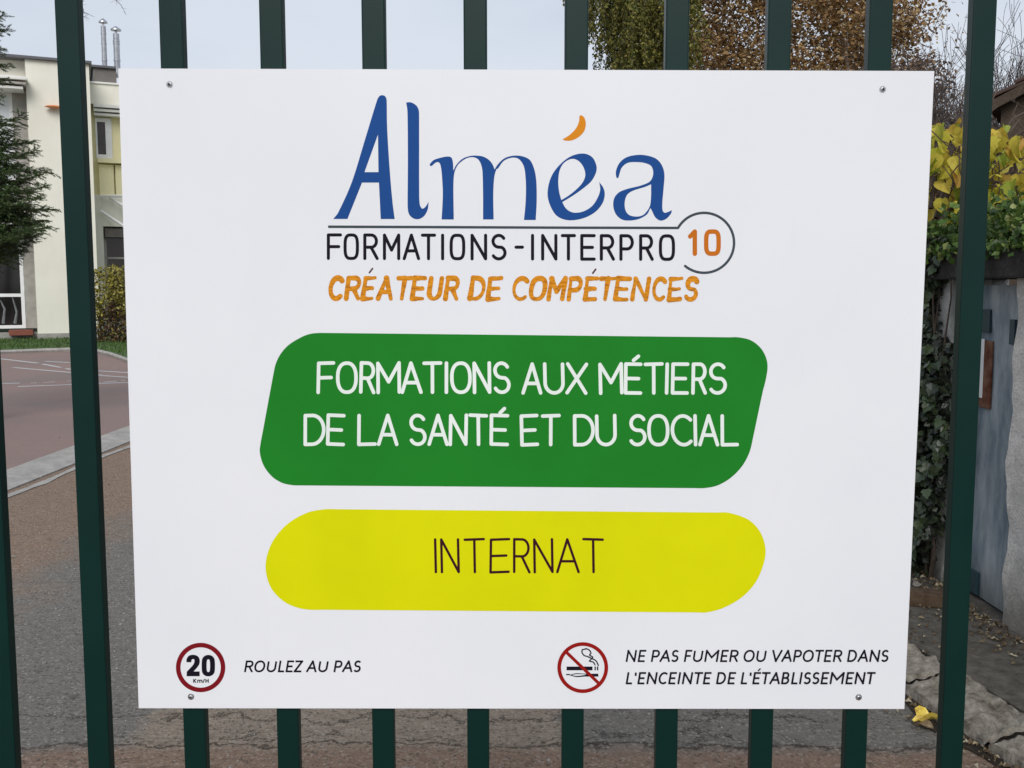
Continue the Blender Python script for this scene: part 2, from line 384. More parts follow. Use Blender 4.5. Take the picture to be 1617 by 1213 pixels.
for k in range(60):
    y = 4 + k * .15; x = -4.02 + .02 * math.sin(y * 3) + rnd.uniform(-.006, .006); w = .035 + rnd.uniform(-.012, .012)
    cur = (x, y, w)
    if prev: m.add([(prev[0]-prev[2], prev[1], .006), (prev[0]+prev[2], prev[1], .006), (x+w, y, .006), (x-w, y, .006)], [(0, 1, 2, 3)])
    prev = cur
m.build('mortar_edge', M['kerb'], kl, loc=(4.3, -8, 0))
# dropped branch of kerb curving to the right at the far end
m = MB()
for (p0, p1, wd) in (((-4.32, 10.25), (-4.05, 11.2), .17), ((-4.05, 11.25), (-2.9, 11.9), .17), ((-2.88, 11.92), (-1.2, 12.2), .17)):
    d = Vector((p1[0]-p0[0], p1[1]-p0[1])).normalized(); nrm = Vector((-d.y, d.x)) * wd
    q = [(p0[0]-nrm.x, p0[1]-nrm.y), (p1[0]-nrm.x, p1[1]-nrm.y), (p1[0]+nrm.x, p1[1]+nrm.y), (p0[0]+nrm.x, p0[1]+nrm.y)]
    m.add([(x+4.3, y-8, .03) for x, y in q] + [(x+4.3, y-8, -.02) for x, y in q], [(0,1,2,3), (0,4,5,1), (1,5,6,2), (2,6,7,3), (3,7,4,0)])
m.build('kerb_stone', M['kerb'], kl)

# parking lines
def line(pa, pb, w=.1, name='parking_line', n=7, brk=0):
    a, b = gr(*pa, .008), gr(*pb, .008)
    d = (b - a).normalized(); q = Vector((-d.y, d.x, 0)) * w / 2
    m = MB()
    for i in range(n):
        if rnd.random() < brk: continue
        s, t = i / n, (i + 1) / n
        p, r = a.lerp(b, s), a.lerp(b, t); e1, e2 = rnd.uniform(.85, 1.1), rnd.uniform(.85, 1.1)
        m.add([p - q*e1, r - q*e2, r + q*e1, p + q*e2], [(0, 1, 2, 3)])
    if m.f: m.build(name, M['paint'], lines)
lines = empty('road_markings', gr(60, 600), kind='structure')
lines.location = (0, 0, 0)
for pa, pb, w, brk in (((0, 566), (60, 573), .12, 0), ((60, 573), (112, 583), .09, .1), ((0, 578), (160, 592), .10, .1), ((71, 570), (112, 572.3), .12, 0),
                       ((-40, 606), (31, 604.5), .12, 0), ((28, 610), (300, 600), .13, .0), ((48, 604.5), (115, 601), .08, .3), ((150, 585), (300, 594), .12, 0),
                       ((150, 592), (300, 602), .10, 0), ((150, 604.5), (198, 600), .08, .25), ((-200, 560), (0, 566), .12, 0)):
    line(pa, pb, w, brk=brk)

# lawn in front of the building, with its low edging
lawn_edge = [gr(-260, 566), gr(0, 558.5), gr(60, 556), gr(110, 554.5), gr(150, 556), gr(175, 562), gr(200, 571), gr(260, 590), gr(330, 600)]
pts = [(p.x, p.y) for p in lawn_edge]
lawn_poly = ccw(pts + [(-1.5, 24), (-1.5, 44), (-30, 40), (-30, pts[0][1])])
lw = poly_sheet('lawn', lawn_poly, .10, M['lawn'], .12, kind='structure')
m = MB(); m.tube([(x, y, .045) for x, y in pts], .06, 6)
m.build('lawn_edging', M['kerb'], lw)
g = MB()
def inpoly(x, y, P):
    c = False; j = len(P) - 1
    for i in range(len(P)):
        if (P[i][1] > y) != (P[j][1] > y) and x < (P[j][0]-P[i][0])*(y-P[i][1])/(P[j][1]-P[i][1])+P[i][0]: c = not c
        j = i
    return c
for i in range(16000):
    x, y = rnd.uniform(-20, -9), rnd.uniform(20, 33)
    if not inpoly(x, y, lawn_poly): continue
    a = rnd.uniform(0, 6.28); h = rnd.uniform(.04, .1); w = .012
    g.add([(x-w*math.cos(a), y-w*math.sin(a), .1), (x+w*math.cos(a), y+w*math.sin(a), .1), (x+rnd.uniform(-.04,.04), y+rnd.uniform(-.04,.04), .1+h)], [(0,1,2)])
g.build('grass', M['grass'], kind='stuff', label='short green grass growing on the lawn before the cream building', cat='grass')

# right pavement and old kerb
# back edge of kerb follows (1.76,4.2)-(1.9,3.5) and goes on
kb = [(x_, y_ - 1.483) for x_, y_ in ((1.40, 19), (1.41, 13), (1.42, 7.5), (1.60, 5.6), (1.735, 4.35), (1.80, 4.0), (1.90, 3.5), (2.02, 3.0), (2.12, 2.4), (2.2, 1.6), (2.24, .5))]
poly_sheet('pavement', ccw([(x + .02, y) for x, y in kb] + [(2.34, -.98), (2.34, 20), (1.42, 20)]), .075, M['pave'], .1, kind='structure')
kr = empty('stone_kerb', (1.8, 4, 0), kind='structure')
def kpt(t):
    t = max(0, min(len(kb) - 1.001, t)); i = int(t); f = t - i
    return Vector((kb[i][0]*(1-f)+kb[i+1][0]*f, kb[i][1]*(1-f)+kb[i+1][1]*f, 0))
import bmesh
from mathutils import noise as mn
t = 0.0; k = 0
acc = 0; segs = []; P = [kpt(x*.02) for x in range(0, 500)]
cur = [P[0]]; ln = 0; target = .42
for p in P[1:]:
    ln += (p - cur[-1]).length; cur.append(p)
    if ln > target: segs.append((cur[0], cur[-1])); cur = [p]; ln = 0; target = rnd.uniform(.3, .55)
for a_, b_ in segs:
    d = (b_ - a_).normalized(); nn = Vector((-d.y, d.x, 0))
    if nn.x > 0: nn = -nn                      # towards the road
    Lg = (b_ - a_).length - .02; bm = bmesh.new(); nx, ny = 26, 16
    wdt = rnd.uniform(.21, .25); vs = []
    for i in range(nx + 1):
        row = []
        for j in range(ny + 3):
            u = i / nx
            if j <= ny: w = j / ny * wdt; z = .082 - .045 * (j / ny) ** 1.5
            else: w = wdt + .008 * (j - ny); z = .037 - .05 * (j - ny)
            edge = min(u, 1 - u) * nx
            z -= .014 if edge < .5 else 0
            q = a_ + d * (u * Lg + .01) + nn * w
            nv = mn.noise(q * 9) * .020 + mn.noise(Vector((q.x * 40, q.y * 18, 0))) * .016 + mn.noise(q * 75) * .007
            q.z = z + nv * (1 if j <= ny else .3); q += nn * mn.noise(q * 14) * .02
            row.append(bm.verts.new(q - Vector((1.8, 4, 0))))
        vs.append(row)
    for i in range(nx):
        for j in range(ny + 2): bm.faces.new((vs[i][j], vs[i+1][j], vs[i+1][j+1], vs[i][j+1]))
    bmesh.ops.recalc_face_normals(bm, faces=bm.faces)
    if bm.faces[0].normal.z < 0: bmesh.ops.reverse_faces(bm, faces=bm.faces)
    me = bpy.data.meshes.new('stone'); bm.to_mesh(me); bm.free(); me.materials.append(M['kerbold']); link('stone', me, kr)
# dirt channel at the foot of the kerb and soil along the wall foot
m = MB()
prev = None
for i in range(70):
    p = P[min(499, int(i * 7.1))]; w = .30 + .05 * mn.noise(p * 3)
    c0, c1 = (p.x - w, p.y, .006), (p.x - .18, p.y, .006)
    if prev: m.add([prev[0], prev[1], c1, c0], [(0, 1, 2, 3)])
    prev = (c0, c1)
m.build('gutter_dirt', M['soil'], kind='structure')

# ================================================================== BUILDING (local frame: u along facade, v into it)
BRZ = R(24)
BO = at(0, 538, 28.5); BO.z = 0
bl = empty('building', BO, BRZ, label='cream rendered school building with awnings, two steel flues and a lawn in front', cat='building')
bu = Vector((math.cos(BRZ), math.sin(BRZ), 0)); bn = Vector((-math.sin(BRZ), math.cos(BRZ), 0))
def fac(px, py, v=0.0):
    d = ray(px, py); o = Vector((0, -D, EYE)); q = BO + bn * v
    t = (q - o).dot(bn) / d.dot(bn); p = o + d * t
    return (p - BO).dot(bu), p.z
def fbox(name, x0, y0, x1, y1, v0, v1, mat, parent=bl, bevel=0, pv=None, **k):     # photo rectangle on plane v -> box from v0 to v1
    pv = v0 if pv is None else pv
    ym = (y0 + y1) / 2; xm = (x0 + x1) / 2
    u0, u1 = fac(x0, ym, pv)[0], fac(x1, ym, pv)[0]; z1, z0 = fac(xm, y0, pv)[1], fac(xm, y1, pv)[1]
    return boxo(name, (u0, v0, z0), (u1, v1, z1), mat, parent, bevel, **k)
zroof = fac(70, 95)[1]; zpl = fac(80, 526)[1]
uA = fac(49, 300)[0]; uB = fac(146.5, 250)[0]         # pilaster wall between window bay and corner
V2 = 2.2                                              # depth of recessed wing
boxo('wall', (uA, 0, zpl), (uB, V2 + 9, zroof), M['facade'], bl)
boxo('plinth', (uA - .01, -.03, -.1), (uB + .03, V2, zpl - .002), M['plinth'], bl)
boxo('parapet_coping', (uA - 14, -.12, zroof + .002), (uB + .08, V2 + 9, zroof + .08), M['coping'], bl)
# window bay left of the pilaster: wall pieces round the openings
uw0 = uA - 3.2
zu0, zu1 = fac(20, 338)[1], fac(20, 142)[1]; zl0, zl1 = fac(20, 519)[1], fac(20, 352)[1]
rv = .35
boxo('wall', (uw0 - 11, rv, zpl), (uw0, V2 + 9, zroof), M['facade'], bl)
boxo('wall', (uw0, rv, zu1), (uA - .002, rv + .4, zroof), M['facade'], bl)
boxo('wall', (uw0, rv, zl1), (uA - .002, rv + .4, zu0), M['facade'], bl)
boxo('plinth', (uw0 - 11, rv - .1, -.1), (uA - .02, rv + .4, zl0 - .12), M['plinth'], bl)
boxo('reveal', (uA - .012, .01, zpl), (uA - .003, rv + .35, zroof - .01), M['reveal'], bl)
def win(z0, z1, glass, mull, u0=uw0, u1=None, v=rv + .1, par=bl):
    u1 = fac(37, 400, v)[0] if u1 is None else u1
    w = MB(); t = .10
    w.box((u0, v, z0), (u0 + t, v + .08, z1)); w.box((u1 - t, v, z0), (u1, v + .08, z1))
    w.box((u0 + t, v, z0), (u1 - t, v + .08, z0 + t)); w.box((u0 + t, v, z1 - t), (u1 - t, v + .08, z1))
    for f in mull: zz = z0 + (z1 - z0) * f; w.box((u0 + t, v + .004, zz - .05), (u1 - t, v + .076, zz + .05))
    o = w.build('window', M['upvc'], par)
    boxo('pane', (u0 + t, v + .03, z0 + t), (u1 - t, v + .04, z1 - t), glass, o)
    return o
u35 = fac(35.5, 400, rv + .1)[0]
win(zu0, zu1, M['pale_blind'], [], u1=fac(24, 250, rv + .1)[0])
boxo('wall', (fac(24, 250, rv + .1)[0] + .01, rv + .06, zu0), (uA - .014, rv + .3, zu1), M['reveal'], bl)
wn = win(zl0, zl1, M['glass'], [.32], u1=u35)
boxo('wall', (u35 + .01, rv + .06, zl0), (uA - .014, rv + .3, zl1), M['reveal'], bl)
# slatted awnings over both windows
for y in (131, 344):
    zc = fac(20, y)[1]
    aw = boxo('awning', (uw0 - .3, -.55, zc + .02), (fac(44, y, -.4)[0], rv, zc + .12), M['trim'], bl, .02)
    boxo('slat', (uw0 - .3, -.5, zc - .1), (fac(41, y, -.4)[0], rv, zc - .03), M['reveal'], aw)
    boxo('slat', (uw0 - .3, -.42, zc - .22), (fac(36, y, -.4)[0], rv, zc - .15), M['trim'], aw)
boxo('sill', (fac(14, 523)[0], -.08, zpl - .04), (fac(52, 523)[0], rv, zpl + .12), M['brick_sill'], bl)
# objects behind the glass: pale curtain shapes
m = MB()
for i in range(2):
    u = u35 - .30 - i * .33
    m.tube([(u, rv + .135, zl0 + .15), (u + .06, rv + .132, zl0 + .5 + .1 * (i % 2)), (u - .05, rv + .135, zl0 + 1.0 - .12 * i)], [.05, .035, .012], 5)
m.build('curtain', simple('grey_curtain', (.18, .19, .19), .8, var=.3), wn)
# orange bulkhead lamp
lu, lz = fac(86, 168.5, -.1); lm = MB()
ring = [(0, .0), (.10, .035), (.17, .02), (.22, -.015), (.12, -.05), (0, -.06)]
for k in range(10):
    pass
lv = []
for (r_, z_) in ring:
    for k in range(12): lv.append((lu + r_ * 1.3 * math.cos(k * math.pi / 6), -.16 + r_ * .7 * math.sin(k * math.pi / 6), lz + z_))
lm.add(lv, [(i*12+k, i*12+(k+1) % 12, (i+1)*12+(k+1) % 12, (i+1)*12+k) for i in range(5) for k in range(12)])
lm.box((lu - .03, -.16, lz - .02), (lu + .03, -.001, lz + .02))
lm.build('wall_lamp', M['lamp_orange'], bl)
# recessed wing right of the corner
uC = fac(260, 300, V2)[0] + 9
def wz(y): return fac(170, y, V2)[1]
def wu(x): return fac(x, 250, V2)[0]
zt = wz(133)
wx0, wx1 = wu(153), wu(189)
boxo('wall', (uB + .002, V2, wz(165)), (uC, V2 + 9, zt), M['facade'], bl)                 # above windows
boxo('wall', (uB + .002, V2 + .30, wz(308)), (uC, V2 + 9, wz(165) - .002), M['facade_y'], bl)
boxo('wall', (uB + .002, V2, -.1), (wu(158.5), V2 + 9, wz(308) - .002), M['facade'], bl)
boxo('wall', (wu(158.5) + .002, V2 + .02, wz(357)), (uC, V2 + 9, wz(308) - .002), M['facade'], bl)
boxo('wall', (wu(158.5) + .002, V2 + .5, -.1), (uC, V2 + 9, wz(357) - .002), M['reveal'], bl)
pb = fbox('roof_housing', 147.5, 106, 184, 132, V2 + .1, V2 + 3, M['box_grey'], pv=V2 + .1)
boxo('coping', (uB + .0, V2 + .0, wz(107)), (wu(184) + .1, V2 + 3.1, wz(103.5)), M['coping'], bl)
boxo('coping', (uB + .01, V2 - .05, zt + .002), (uC, V2 + 1, zt + .06), M['trim'], bl)
for y0, y1, dv in ((167, 171.5, .25), (173.5, 177.5, .18), (179.5, 183, .1)):
    boxo('shutter_box', (wu(151), V2 - dv, wz(y1)), (uC - .2, V2 + .29, wz(y0)), M['trim'], bl)
def rw(x0, x1, dark):
    v = V2 + .2; w = MB(); a, b = wu(x0), wu(x1); z0, z1 = wz(249), wz(185); t = .13
    w.box((a, v, z0), (a + t*.4, v + .09, z1)); w.box((b - t*1.5, v, z0), (b, v + .09, z1)); w.box((a + t*.4, v, z0), (b - t*1.5, v + .09, z0 + t)); w.box((a + t*.4, v, z1 - t), (b - t*1.5, v + .09, z1))
    o = w.build('window', M['upvc'], bl); boxo('pane', (a + t*.4, v + .04, z0 + t), (b - t*1.5, v + .05, z1 - t), dark, o)
rw(153, 178.5, M['glass_red']); rw(196, 222, M['glass']); rw(240, 266, M['glass'])
boxo('sill', (wu(154), V2 - .12, wz(257)), (uC - .2, V2 + .28, wz(250.5)), M['facade_y'], bl)
for x in (164, 190, 215, 240):                       # yellow spandrel panels
    boxo('spandrel_panel', (wu(x - 8.5), V2 + .10, wz(308)), (wu(x + 15), V2 + .29, wz(259)), M['facade_y'], bl, .01)
# glazed canopy with white bars over the entrance
for (xa, ya), (xb, yb) in (((158, 309), (215, 309)), ((173, 310), (215, 338)), ((159, 332), (215, 370))):
    a_, b_ = fac(xa, ya, V2 - .3), fac(xb, yb, V2 - .9)
    m = MB(); m.tube([(a_[0], V2 - .1, a_[1]), (b_[0], V2 - .9, b_[1])], .055, 4); m.build('canopy_bar', M['upvc'], bl)
boxo('roller_box', (wu(161), V2 + .1, wz(374)), (wu(235), V2 + .49, wz(360)), M['box_grey'], bl)
boxo('door_glass', (wu(162), V2 + .42, wz(505)), (wu(193), V2 + .46, wz(375)), M['glass_red'], bl)
boxo('door_glass', (wu(196), V2 + .42, wz(505)), (wu(232), V2 + .46, wz(375)), M['glass'], bl)
for x in (161, 194.5): boxo('door_frame', (wu(x) - .05, V2 + .38, wz(510)), (wu(x) + .05, V2 + .47, wz(375)), M['reveal'], bl)
boxo('door_frame', (wu(162), V2 + .38, wz(408)), (wu(232), V2 + .41, wz(405)), M['reveal'], bl)
# steel flues on the roof
for xl, xr, yt in ((159, 170.5, 32), (177.5, 191.5, 44)):
    a_, b_ = fac(xl, 80, V2 + 1), fac(xr, 80, V2 + 1); zt_ = fac(xl, yt, V2 + 1)[1]; zb_ = fac(xl, 112, V2 + 1)[1]
    u = (a_[0] + b_[0]) / 2; r = (b_[0] - a_[0]) / 2
    fl = empty('flue', (u, V2 + 1, zb_)); fl.parent = bl
    m = MB(); m.tube([(0, 0, -.2), (0, 0, zt_ - zb_ - .18)], r * .72, 16); m.build('pipe', M['flue'], fl, smooth=False)
    m = MB()
    h = zt_ - zb_
    prof = [(r * 1.25, h - .07), (r * 1.2, h - .03), (.03, h + .07)]
    vs = [(q * math.cos(k*math.pi/8), q * math.sin(k*math.pi/8), z) for q, z in prof for k in range(16)]
    m.add(vs, [(i*16+k, i*16+(k+1) % 16, (i+1)*16+(k+1) % 16, (i+1)*16+k) for i in range(2) for k in range(16)])
    m.add(vs[:16], [tuple(range(16))[::-1]])
    m.build('cap', M['steel'], fl)
    m = MB()
    for z in (.35, .9, h - .45):
        if z < h - .2: m = MB(); m.tube([(0, 0, z), (0, 0, z + .05)], r * .80, 16); m.build('collar', M['steel'], fl)
    m = MB(); m.tube([(0, 0, h - .25), (0, 0, h - .02)], r * .3, 8); m.build('neck', M['steel'], fl)

# ================================================================== foliage tools
def leafq(m, p, s, q=None, mat=0, asp=.55, fold=.25):
    d = Vector((rnd.gauss(0, 1), rnd.gauss(0, 1), rnd.gauss(0, 1) if q is None else q)).normalized()
    n = Vector((rnd.gauss(0, 1), rnd.gauss(0, 1), rnd.gauss(0, 1))); a = d.cross(n)
    if a.length < 1e-3: return
    a.normalize(); b = d.cross(a); p = Vector(p)
    mid = p + d * s * .5
    m.add([p, mid + a * s * asp * .5 + b * s * fold * .3, p + d * s, mid - a * s * asp * .5 + b * s * fold * .3], [(0, 1, 2), (0, 2, 3)], mat)
def grow(m, p, d, ln, r, lvl, n=4, spread=.6, kids=4, tips=None, grav=0., wig=.18, seg=5, minr=.0015):
    pts = [Vector(p)]; rad = [r]; d = Vector(d).normalized()
    for i in range(seg):
        d = (d + Vector((rnd.gauss(0, wig), rnd.gauss(0, wig), rnd.gauss(0, wig) + grav)) ).normalized()
        pts.append(pts[-1] + d * ln / seg); rad.append(max(minr, r * (1 - .75 * (i + 1) / seg)))
    m.tube(pts, rad, n if r > .01 else 3, cap=False)
    if lvl <= 0:
        if tips is not None: tips.append((pts[-1], d)); tips.append((pts[seg // 2], d))
        return
    for k in range(kids):
        i = rnd.randint(1, seg) if k else seg
        dd = (d + Vector((rnd.gauss(0, spread), rnd.gauss(0, spread), rnd.gauss(0, spread)))).normalized()
        grow(m, pts[i], dd, ln * rnd.uniform(.5, .75), rad[i] * .75, lvl - 1, n, spread, kids, tips, grav, wig, max(3, seg - 1), minr)

# ---- spruce at far left: trunk just outside the frame
sp = empty('spruce_tree', (0, 0, 0), label='dark green spruce with jagged branches at the left edge, before the cream building', cat='tree')
sb = at(-62, 300, 10.5); sp.location = (sb.x, sb.y, 0)
m = MB(); m.tube([(0, 0, -.1), (.02, 0, 2.5), (0, .02, 5), (0, 0, 7.8)], [.13, .11, .07, .015], 9); m.build('trunk', M['bark'], sp, smooth=True)
nb = MB(); wb = MB()
def spruce_branch(z, ang, ln, droop):
    d = Vector((math.cos(ang), math.sin(ang), 0)); pts = []
    for i in range(9):
        t = i / 8; pts.append(Vector((0, 0, z)) + d * ln * t + Vector((0, 0, droop * ln * (t - 1.15 * t * t) * -1.0 - .0)) )
    wb.tube(pts, [.014 * (1 - .85 * i / 8) for i in range(9)], 4, cap=False)
    def brush(a, b, r0):
        ax = (b - a); n = max(4, int(ax.length / .0042)); ax.normalize()
        for i in range(n):
            t = i / n; p = a.lerp(b, t); v = Vector((rnd.gauss(0, 1), rnd.gauss(0, 1), rnd.gauss(0, 1) + .3)); v -= ax * v.dot(ax)
            if v.length < 1e-3: continue
            v.normalize(); dd = (v + ax * rnd.uniform(.5, 1.1)).normalized(); L_ = r0 * 1.35 * rnd.uniform(.7, 1.15); sd = dd.cross(v); sd.normalize()
            w = .0036
            nb.add([p - sd * w, p + sd * w, p + dd * L_], [(0, 1, 2)])
    for i in range(8): brush(pts[i], pts[i+1], .022)
    nt_ = int(ln / .048)
    for k in range(nt_):
        t = .15 + .85 * k / nt_; i = min(7, int(t * 8)); p = pts[i].lerp(pts[i+1], t * 8 - i)
        for s_ in (-1, 1):
            if rnd.random() < .12: continue
            l2 = (1 - t) * ln * .42 + rnd.uniform(.05, .11); an = ang + s_ * rnd.uniform(.65, 1.0)
            e = p + Vector((math.cos(an), math.sin(an), rnd.uniform(-.45, .40))) * l2
            mid = p.lerp(e, .5) + Vector((0, 0, .015)); wb.tube([p, mid, e], [.004, .003, .001], 3, cap=False)
            brush(p, mid, .02); brush(mid, e, .02)
            for q in range(int(l2 / .075)):
                tt = rnd.uniform(.25, .85); pp = p.lerp(e, tt); a3 = an + rnd.choice((-1, 1)) * rnd.uniform(.5, .9)
                e3 = pp + Vector((math.cos(a3), math.sin(a3), rnd.uniform(-.2, .2))) * rnd.uniform(.05, .10)
                brush(pp, e3, .018)
# branches that reach into the frame: (pixel of the tip)
for tx, ty in ((16, 62), (8, 92), (20, 118), (5, 165), (-5, 200), (40, 205), (58, 243), (22, 262), (86, 293), (60, 262), (45, 318), (76, 322), (88, 352), (82, 385), (60, 372), (50, 400), (20, 330), (10, 410), (-10, 300), (25, 290), (-20, 240), (30, 345), (65, 340), (20, 375), (-15, 360), (30, 280), (48, 300), (66, 300), (34, 330), (60, 355), (72, 370), (40, 385), (25, 395), (12, 350), (50, 345), (20, 225), (28, 245), (10, 40), (14, 140), (62, 392), (38, 412), (15, 425), (0, 320), (0, 280)):
    Y = 10.5 + rnd.uniform(-.45, .25); p = at(tx, ty, Y)
    dx, dy = p.x - sb.x, p.y - sb.y; ln = math.hypot(dx, dy); spruce_branch(p.z + .02 + ln*.12, math.atan2(dy, dx), ln, rnd.uniform(-.15, .35))
for i in range(46):
    z = rnd.uniform(1.9, 7.4); spruce_branch(z, rnd.uniform(1.2, 5.2), max(.25, 1.35 * (1 - (z - 1.2) / 7.2)), .3)
nb.build('foliage', M['spruce'], sp); wb.build('branches', M['twig'], sp)
sp.children[1]['kind'] = 'stuff'

# ---- bare tree whose twigs hang into the top left
bt = empty('bare_tree', (-8.2, 9.5, 0), label='bare tree whose thin twigs hang into the sky above the two flues', cat='tree')
m = MB(); m.tube([(0, 0, -.1), (.1, 0, 2), (.35, -.1, 4.2), (1.0, -.1, 6.6)], [.17, .13, .10, .06], 9); m.build('trunk', M['bark'], bt, smooth=True)
m = MB()
for (x0, y0, x1, y1) in ((148, -40, 115, 32), (178, -6, 199, 22), (170, -30, 185, 8), (118, 14, 150, 27), (60, -50, 45, -10), (120, 22, 142, 30), (126, 6, 132, 22)):
    Yd = 8.6; a_, b_ = at(x0, y0, Yd), at(x1, y1, Yd); o_ = Vector((-8.2, 9.5, 0))
    s_ = Vector((1.0, -.1, 6.6)); c_ = a_ - o_; q = (s_ + c_) / 2 + Vector((0, 0, .5))
    m.tube([s_, q, c_, c_.lerp(b_ - o_, .5) + Vector((.02, 0, .0)), b_ - o_], [.03, .012, .0035, .0025, .0012], 4, cap=False)
    for k in range(3):
        p = c_.lerp(b_ - o_, rnd.uniform(.2, .9)); m.tube([p, p + Vector((rnd.uniform(-.06, .08), 0, rnd.uniform(-.05, .0)))], [.0014, .0008], 3, cap=False)
m.build('twigs', M['twig_grey'], bt)

# ---- hedge by the recessed wing
h0 = at(170, 500, 27.2); hd = empty('hedge', (h0.x, 27.4, .1), label='clipped yellow-green hedge on the lawn, between the cream wall and the sign', cat='hedge')
a0 = at(141, 500, 27.4).x - h0.x; a1 = 5.5; hh = at(170, 424, 27.4).z - .1
m1, m2 = MB(), MB()
for i in range(15000):
    x = rnd.uniform(a0, a1); z = rnd.uniform(0, hh + .08 * math.sin(x * 5)); y = rnd.uniform(-.55, .55)
    if rnd.random() < .6: y = -.5 + rnd.gauss(0, .07) + .08 * math.sin(x * 7 + z * 5)
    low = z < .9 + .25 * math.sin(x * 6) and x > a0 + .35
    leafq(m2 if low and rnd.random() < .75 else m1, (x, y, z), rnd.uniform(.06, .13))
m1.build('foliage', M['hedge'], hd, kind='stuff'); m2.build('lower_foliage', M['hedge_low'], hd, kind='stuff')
m = MB()
for i in range(60):
    x = rnd.uniform(a0 + .1, a1); m.tube([(x, rnd.uniform(-.3, .3), -.1), (x + rnd.uniform(-.2, .2), rnd.uniform(-.4, .3), hh * .8)], [.02, .006], 4, cap=False)
m.build('stems', M['twig'], hd)

# ---- weeping tree above the sign
w0 = at(1075, 0, 13.0)
wt = empty('weeping_tree', (w0.x, 13.0, 0), label='olive green weeping tree with drooping strands, above the middle of the sign', cat='tree')
m = MB(); m.tube([(0, 0, -.1), (.05, 0, 2), (-.05, 0, 4.2), (0, 0, 6.5), (.1, 0, 8.3)], [.19, .16, .13, .09, .03], 10); m.build('trunk', M['bark'], wt, smooth=True)
m = MB(); lf = MB()
def strand(p, length):
    q = Vector(p); pts = [q.copy()]
    d = Vector((rnd.uniform(-.1, .1), rnd.uniform(-.1, .1), -1))
    n = int(length / .12)
    for i in range(n):
        d = (d + Vector((rnd.gauss(0, .12), rnd.gauss(0, .12), -.2))).normalized(); q = q + d * .12; pts.append(q.copy())
    m.tube(pts, .003, 3, cap=False)
    for i in range(int(length / .008)):
        t = rnd.random() * n; k = min(n - 1, int(t)); p2 = pts[k].lerp(pts[k+1], t - k)
        leafq(lf, p2 + Vector((rnd.gauss(0, .02), rnd.gauss(0, .02), 0)), rnd.uniform(.035, .065), q=-1.2)
def ztop(px, py): return at(px, py, 13.0).z
for i in range(9):
    an = i * .7 + .3; l = 1.3
    m.tube([(0, 0, 5.6 + .25 * i), (l * .5 * math.cos(an), l * .5 * math.sin(an), 6.6 + .22 * i), (l * math.cos(an), l * math.sin(an), 6.3 + .2 * i)], [.05, .03, .012], 6, cap=False)
for tx, ty in ((884, 12), (887, 8), (935, 50), (939, 62), (944, 84), (948, 70), (953, 92), (962, 108), (966, 96), (930, 20), (934, 30), (958, 110)):       # strands on the left outline
    p = at(tx, ty, 13.0 + rnd.uniform(-.4, .4)); x = p.x - w0.x; strand((x, p.y - 13.0, p.z + rnd.uniform(1.0, 1.9)), 0); 
    top = p.z + rnd.uniform(.8, 1.5); strand((x, p.y - 13.0, top), top - p.z)
for i in range(240):
    px = rnd.uniform(968, 1085) if i < 190 else rnd.uniform(935, 1000); x = at(px, 0, 13).x - w0.x; y = rnd.uniform(-1.1, 1.1)
    bot = rnd.uniform(3.9, 4.9) if px > 968 else at(0, rnd.uniform(20, 90), 13).z
    if px < 975: bot = max(bot, at(0, 60, 13).z)
    top = bot + rnd.uniform(.8, 2.0); strand((x, y, min(top, 7.4)), max(.5, min(top, 7.4) - bot))
m.build('branches', M['twig'], wt, kind='stuff'); lf.build('crown', M['weep'], wt, kind='stuff')

# ---- autumn tree
def broad(name, px, Y, z0, zc, rx, rz, n, mat, label, sz, trunk=.17, seedshift=0, thin=0.0, cat='tree', lim=None, blobs=60, br=.5):
    x0 = at(px, 0, Y).x; t = empty(name, (x0, Y, 0), label=label, cat=cat)
    m = MB(); m.tube([(0, 0, -.1), (.05, 0, z0 * .5), (0, .05, z0), (.05, 0, zc)], [trunk, trunk * .8, trunk * .62, trunk * .25], 9); m.build('trunk', M['bark'], t, smooth=True)
    m = MB(); tips = []
    for i in range(9):
        an = i * 2.4; el = rnd.uniform(.1, 1.1)
        grow(m, (0, 0, z0 + (zc - z0) * i / 11), (math.cos(an), math.sin(an), el), rx * .95, trunk * .3, 3, 5, .5, 4, tips, 0.02, .15)
    m.build('branches', M['twig'], t, kind='stuff')
    l = MB(); cs = []
    for i in range(blobs):
        while True:
            q = Vector((rnd.uniform(-1, 1), rnd.uniform(-1, 1), rnd.uniform(-1, 1)))
            if .25 < q.length < 1: break
        cs.append((Vector((q.x * rx, q.y * rx, zc + q.z * rz)), rnd.uniform(.6, 1.2) * br))
    per = n // blobs
    for c_, r_ in cs:
        for k in range(per):
            q = Vector((rnd.gauss(0, .5), rnd.gauss(0, .5), rnd.gauss(0, .42))) * r_
            leafq(l, c_ + q, sz * rnd.uniform(.7, 1.25), q=-.5)
    for p, d in tips:
        if rnd.random() < .8:
            for k in range(3): leafq(l, p + Vector((rnd.gauss(0, .07), rnd.gauss(0, .07), rnd.gauss(0, .07))), sz * rnd.uniform(.7, 1.1), q=-.8)
    l.build('crown', mat, t, kind='stuff'); return t
broad('autumn_tree', 1245, 15.0, 2.2, 5.6, 2.0, 2.6, 60000, M['autumn'], 'russet and orange autumn tree above the right half of the sign', .075, blobs=170, br=.52)
broad('autumn_tree', 1432, 13.4, 1.7, 4.45, 0.62, 1.05, 5200, M['autumn_dull'], 'smaller dull brown tree with thinning leaves, above the sign\'s top right corner', .075, trunk=.08, blobs=30, br=.25)

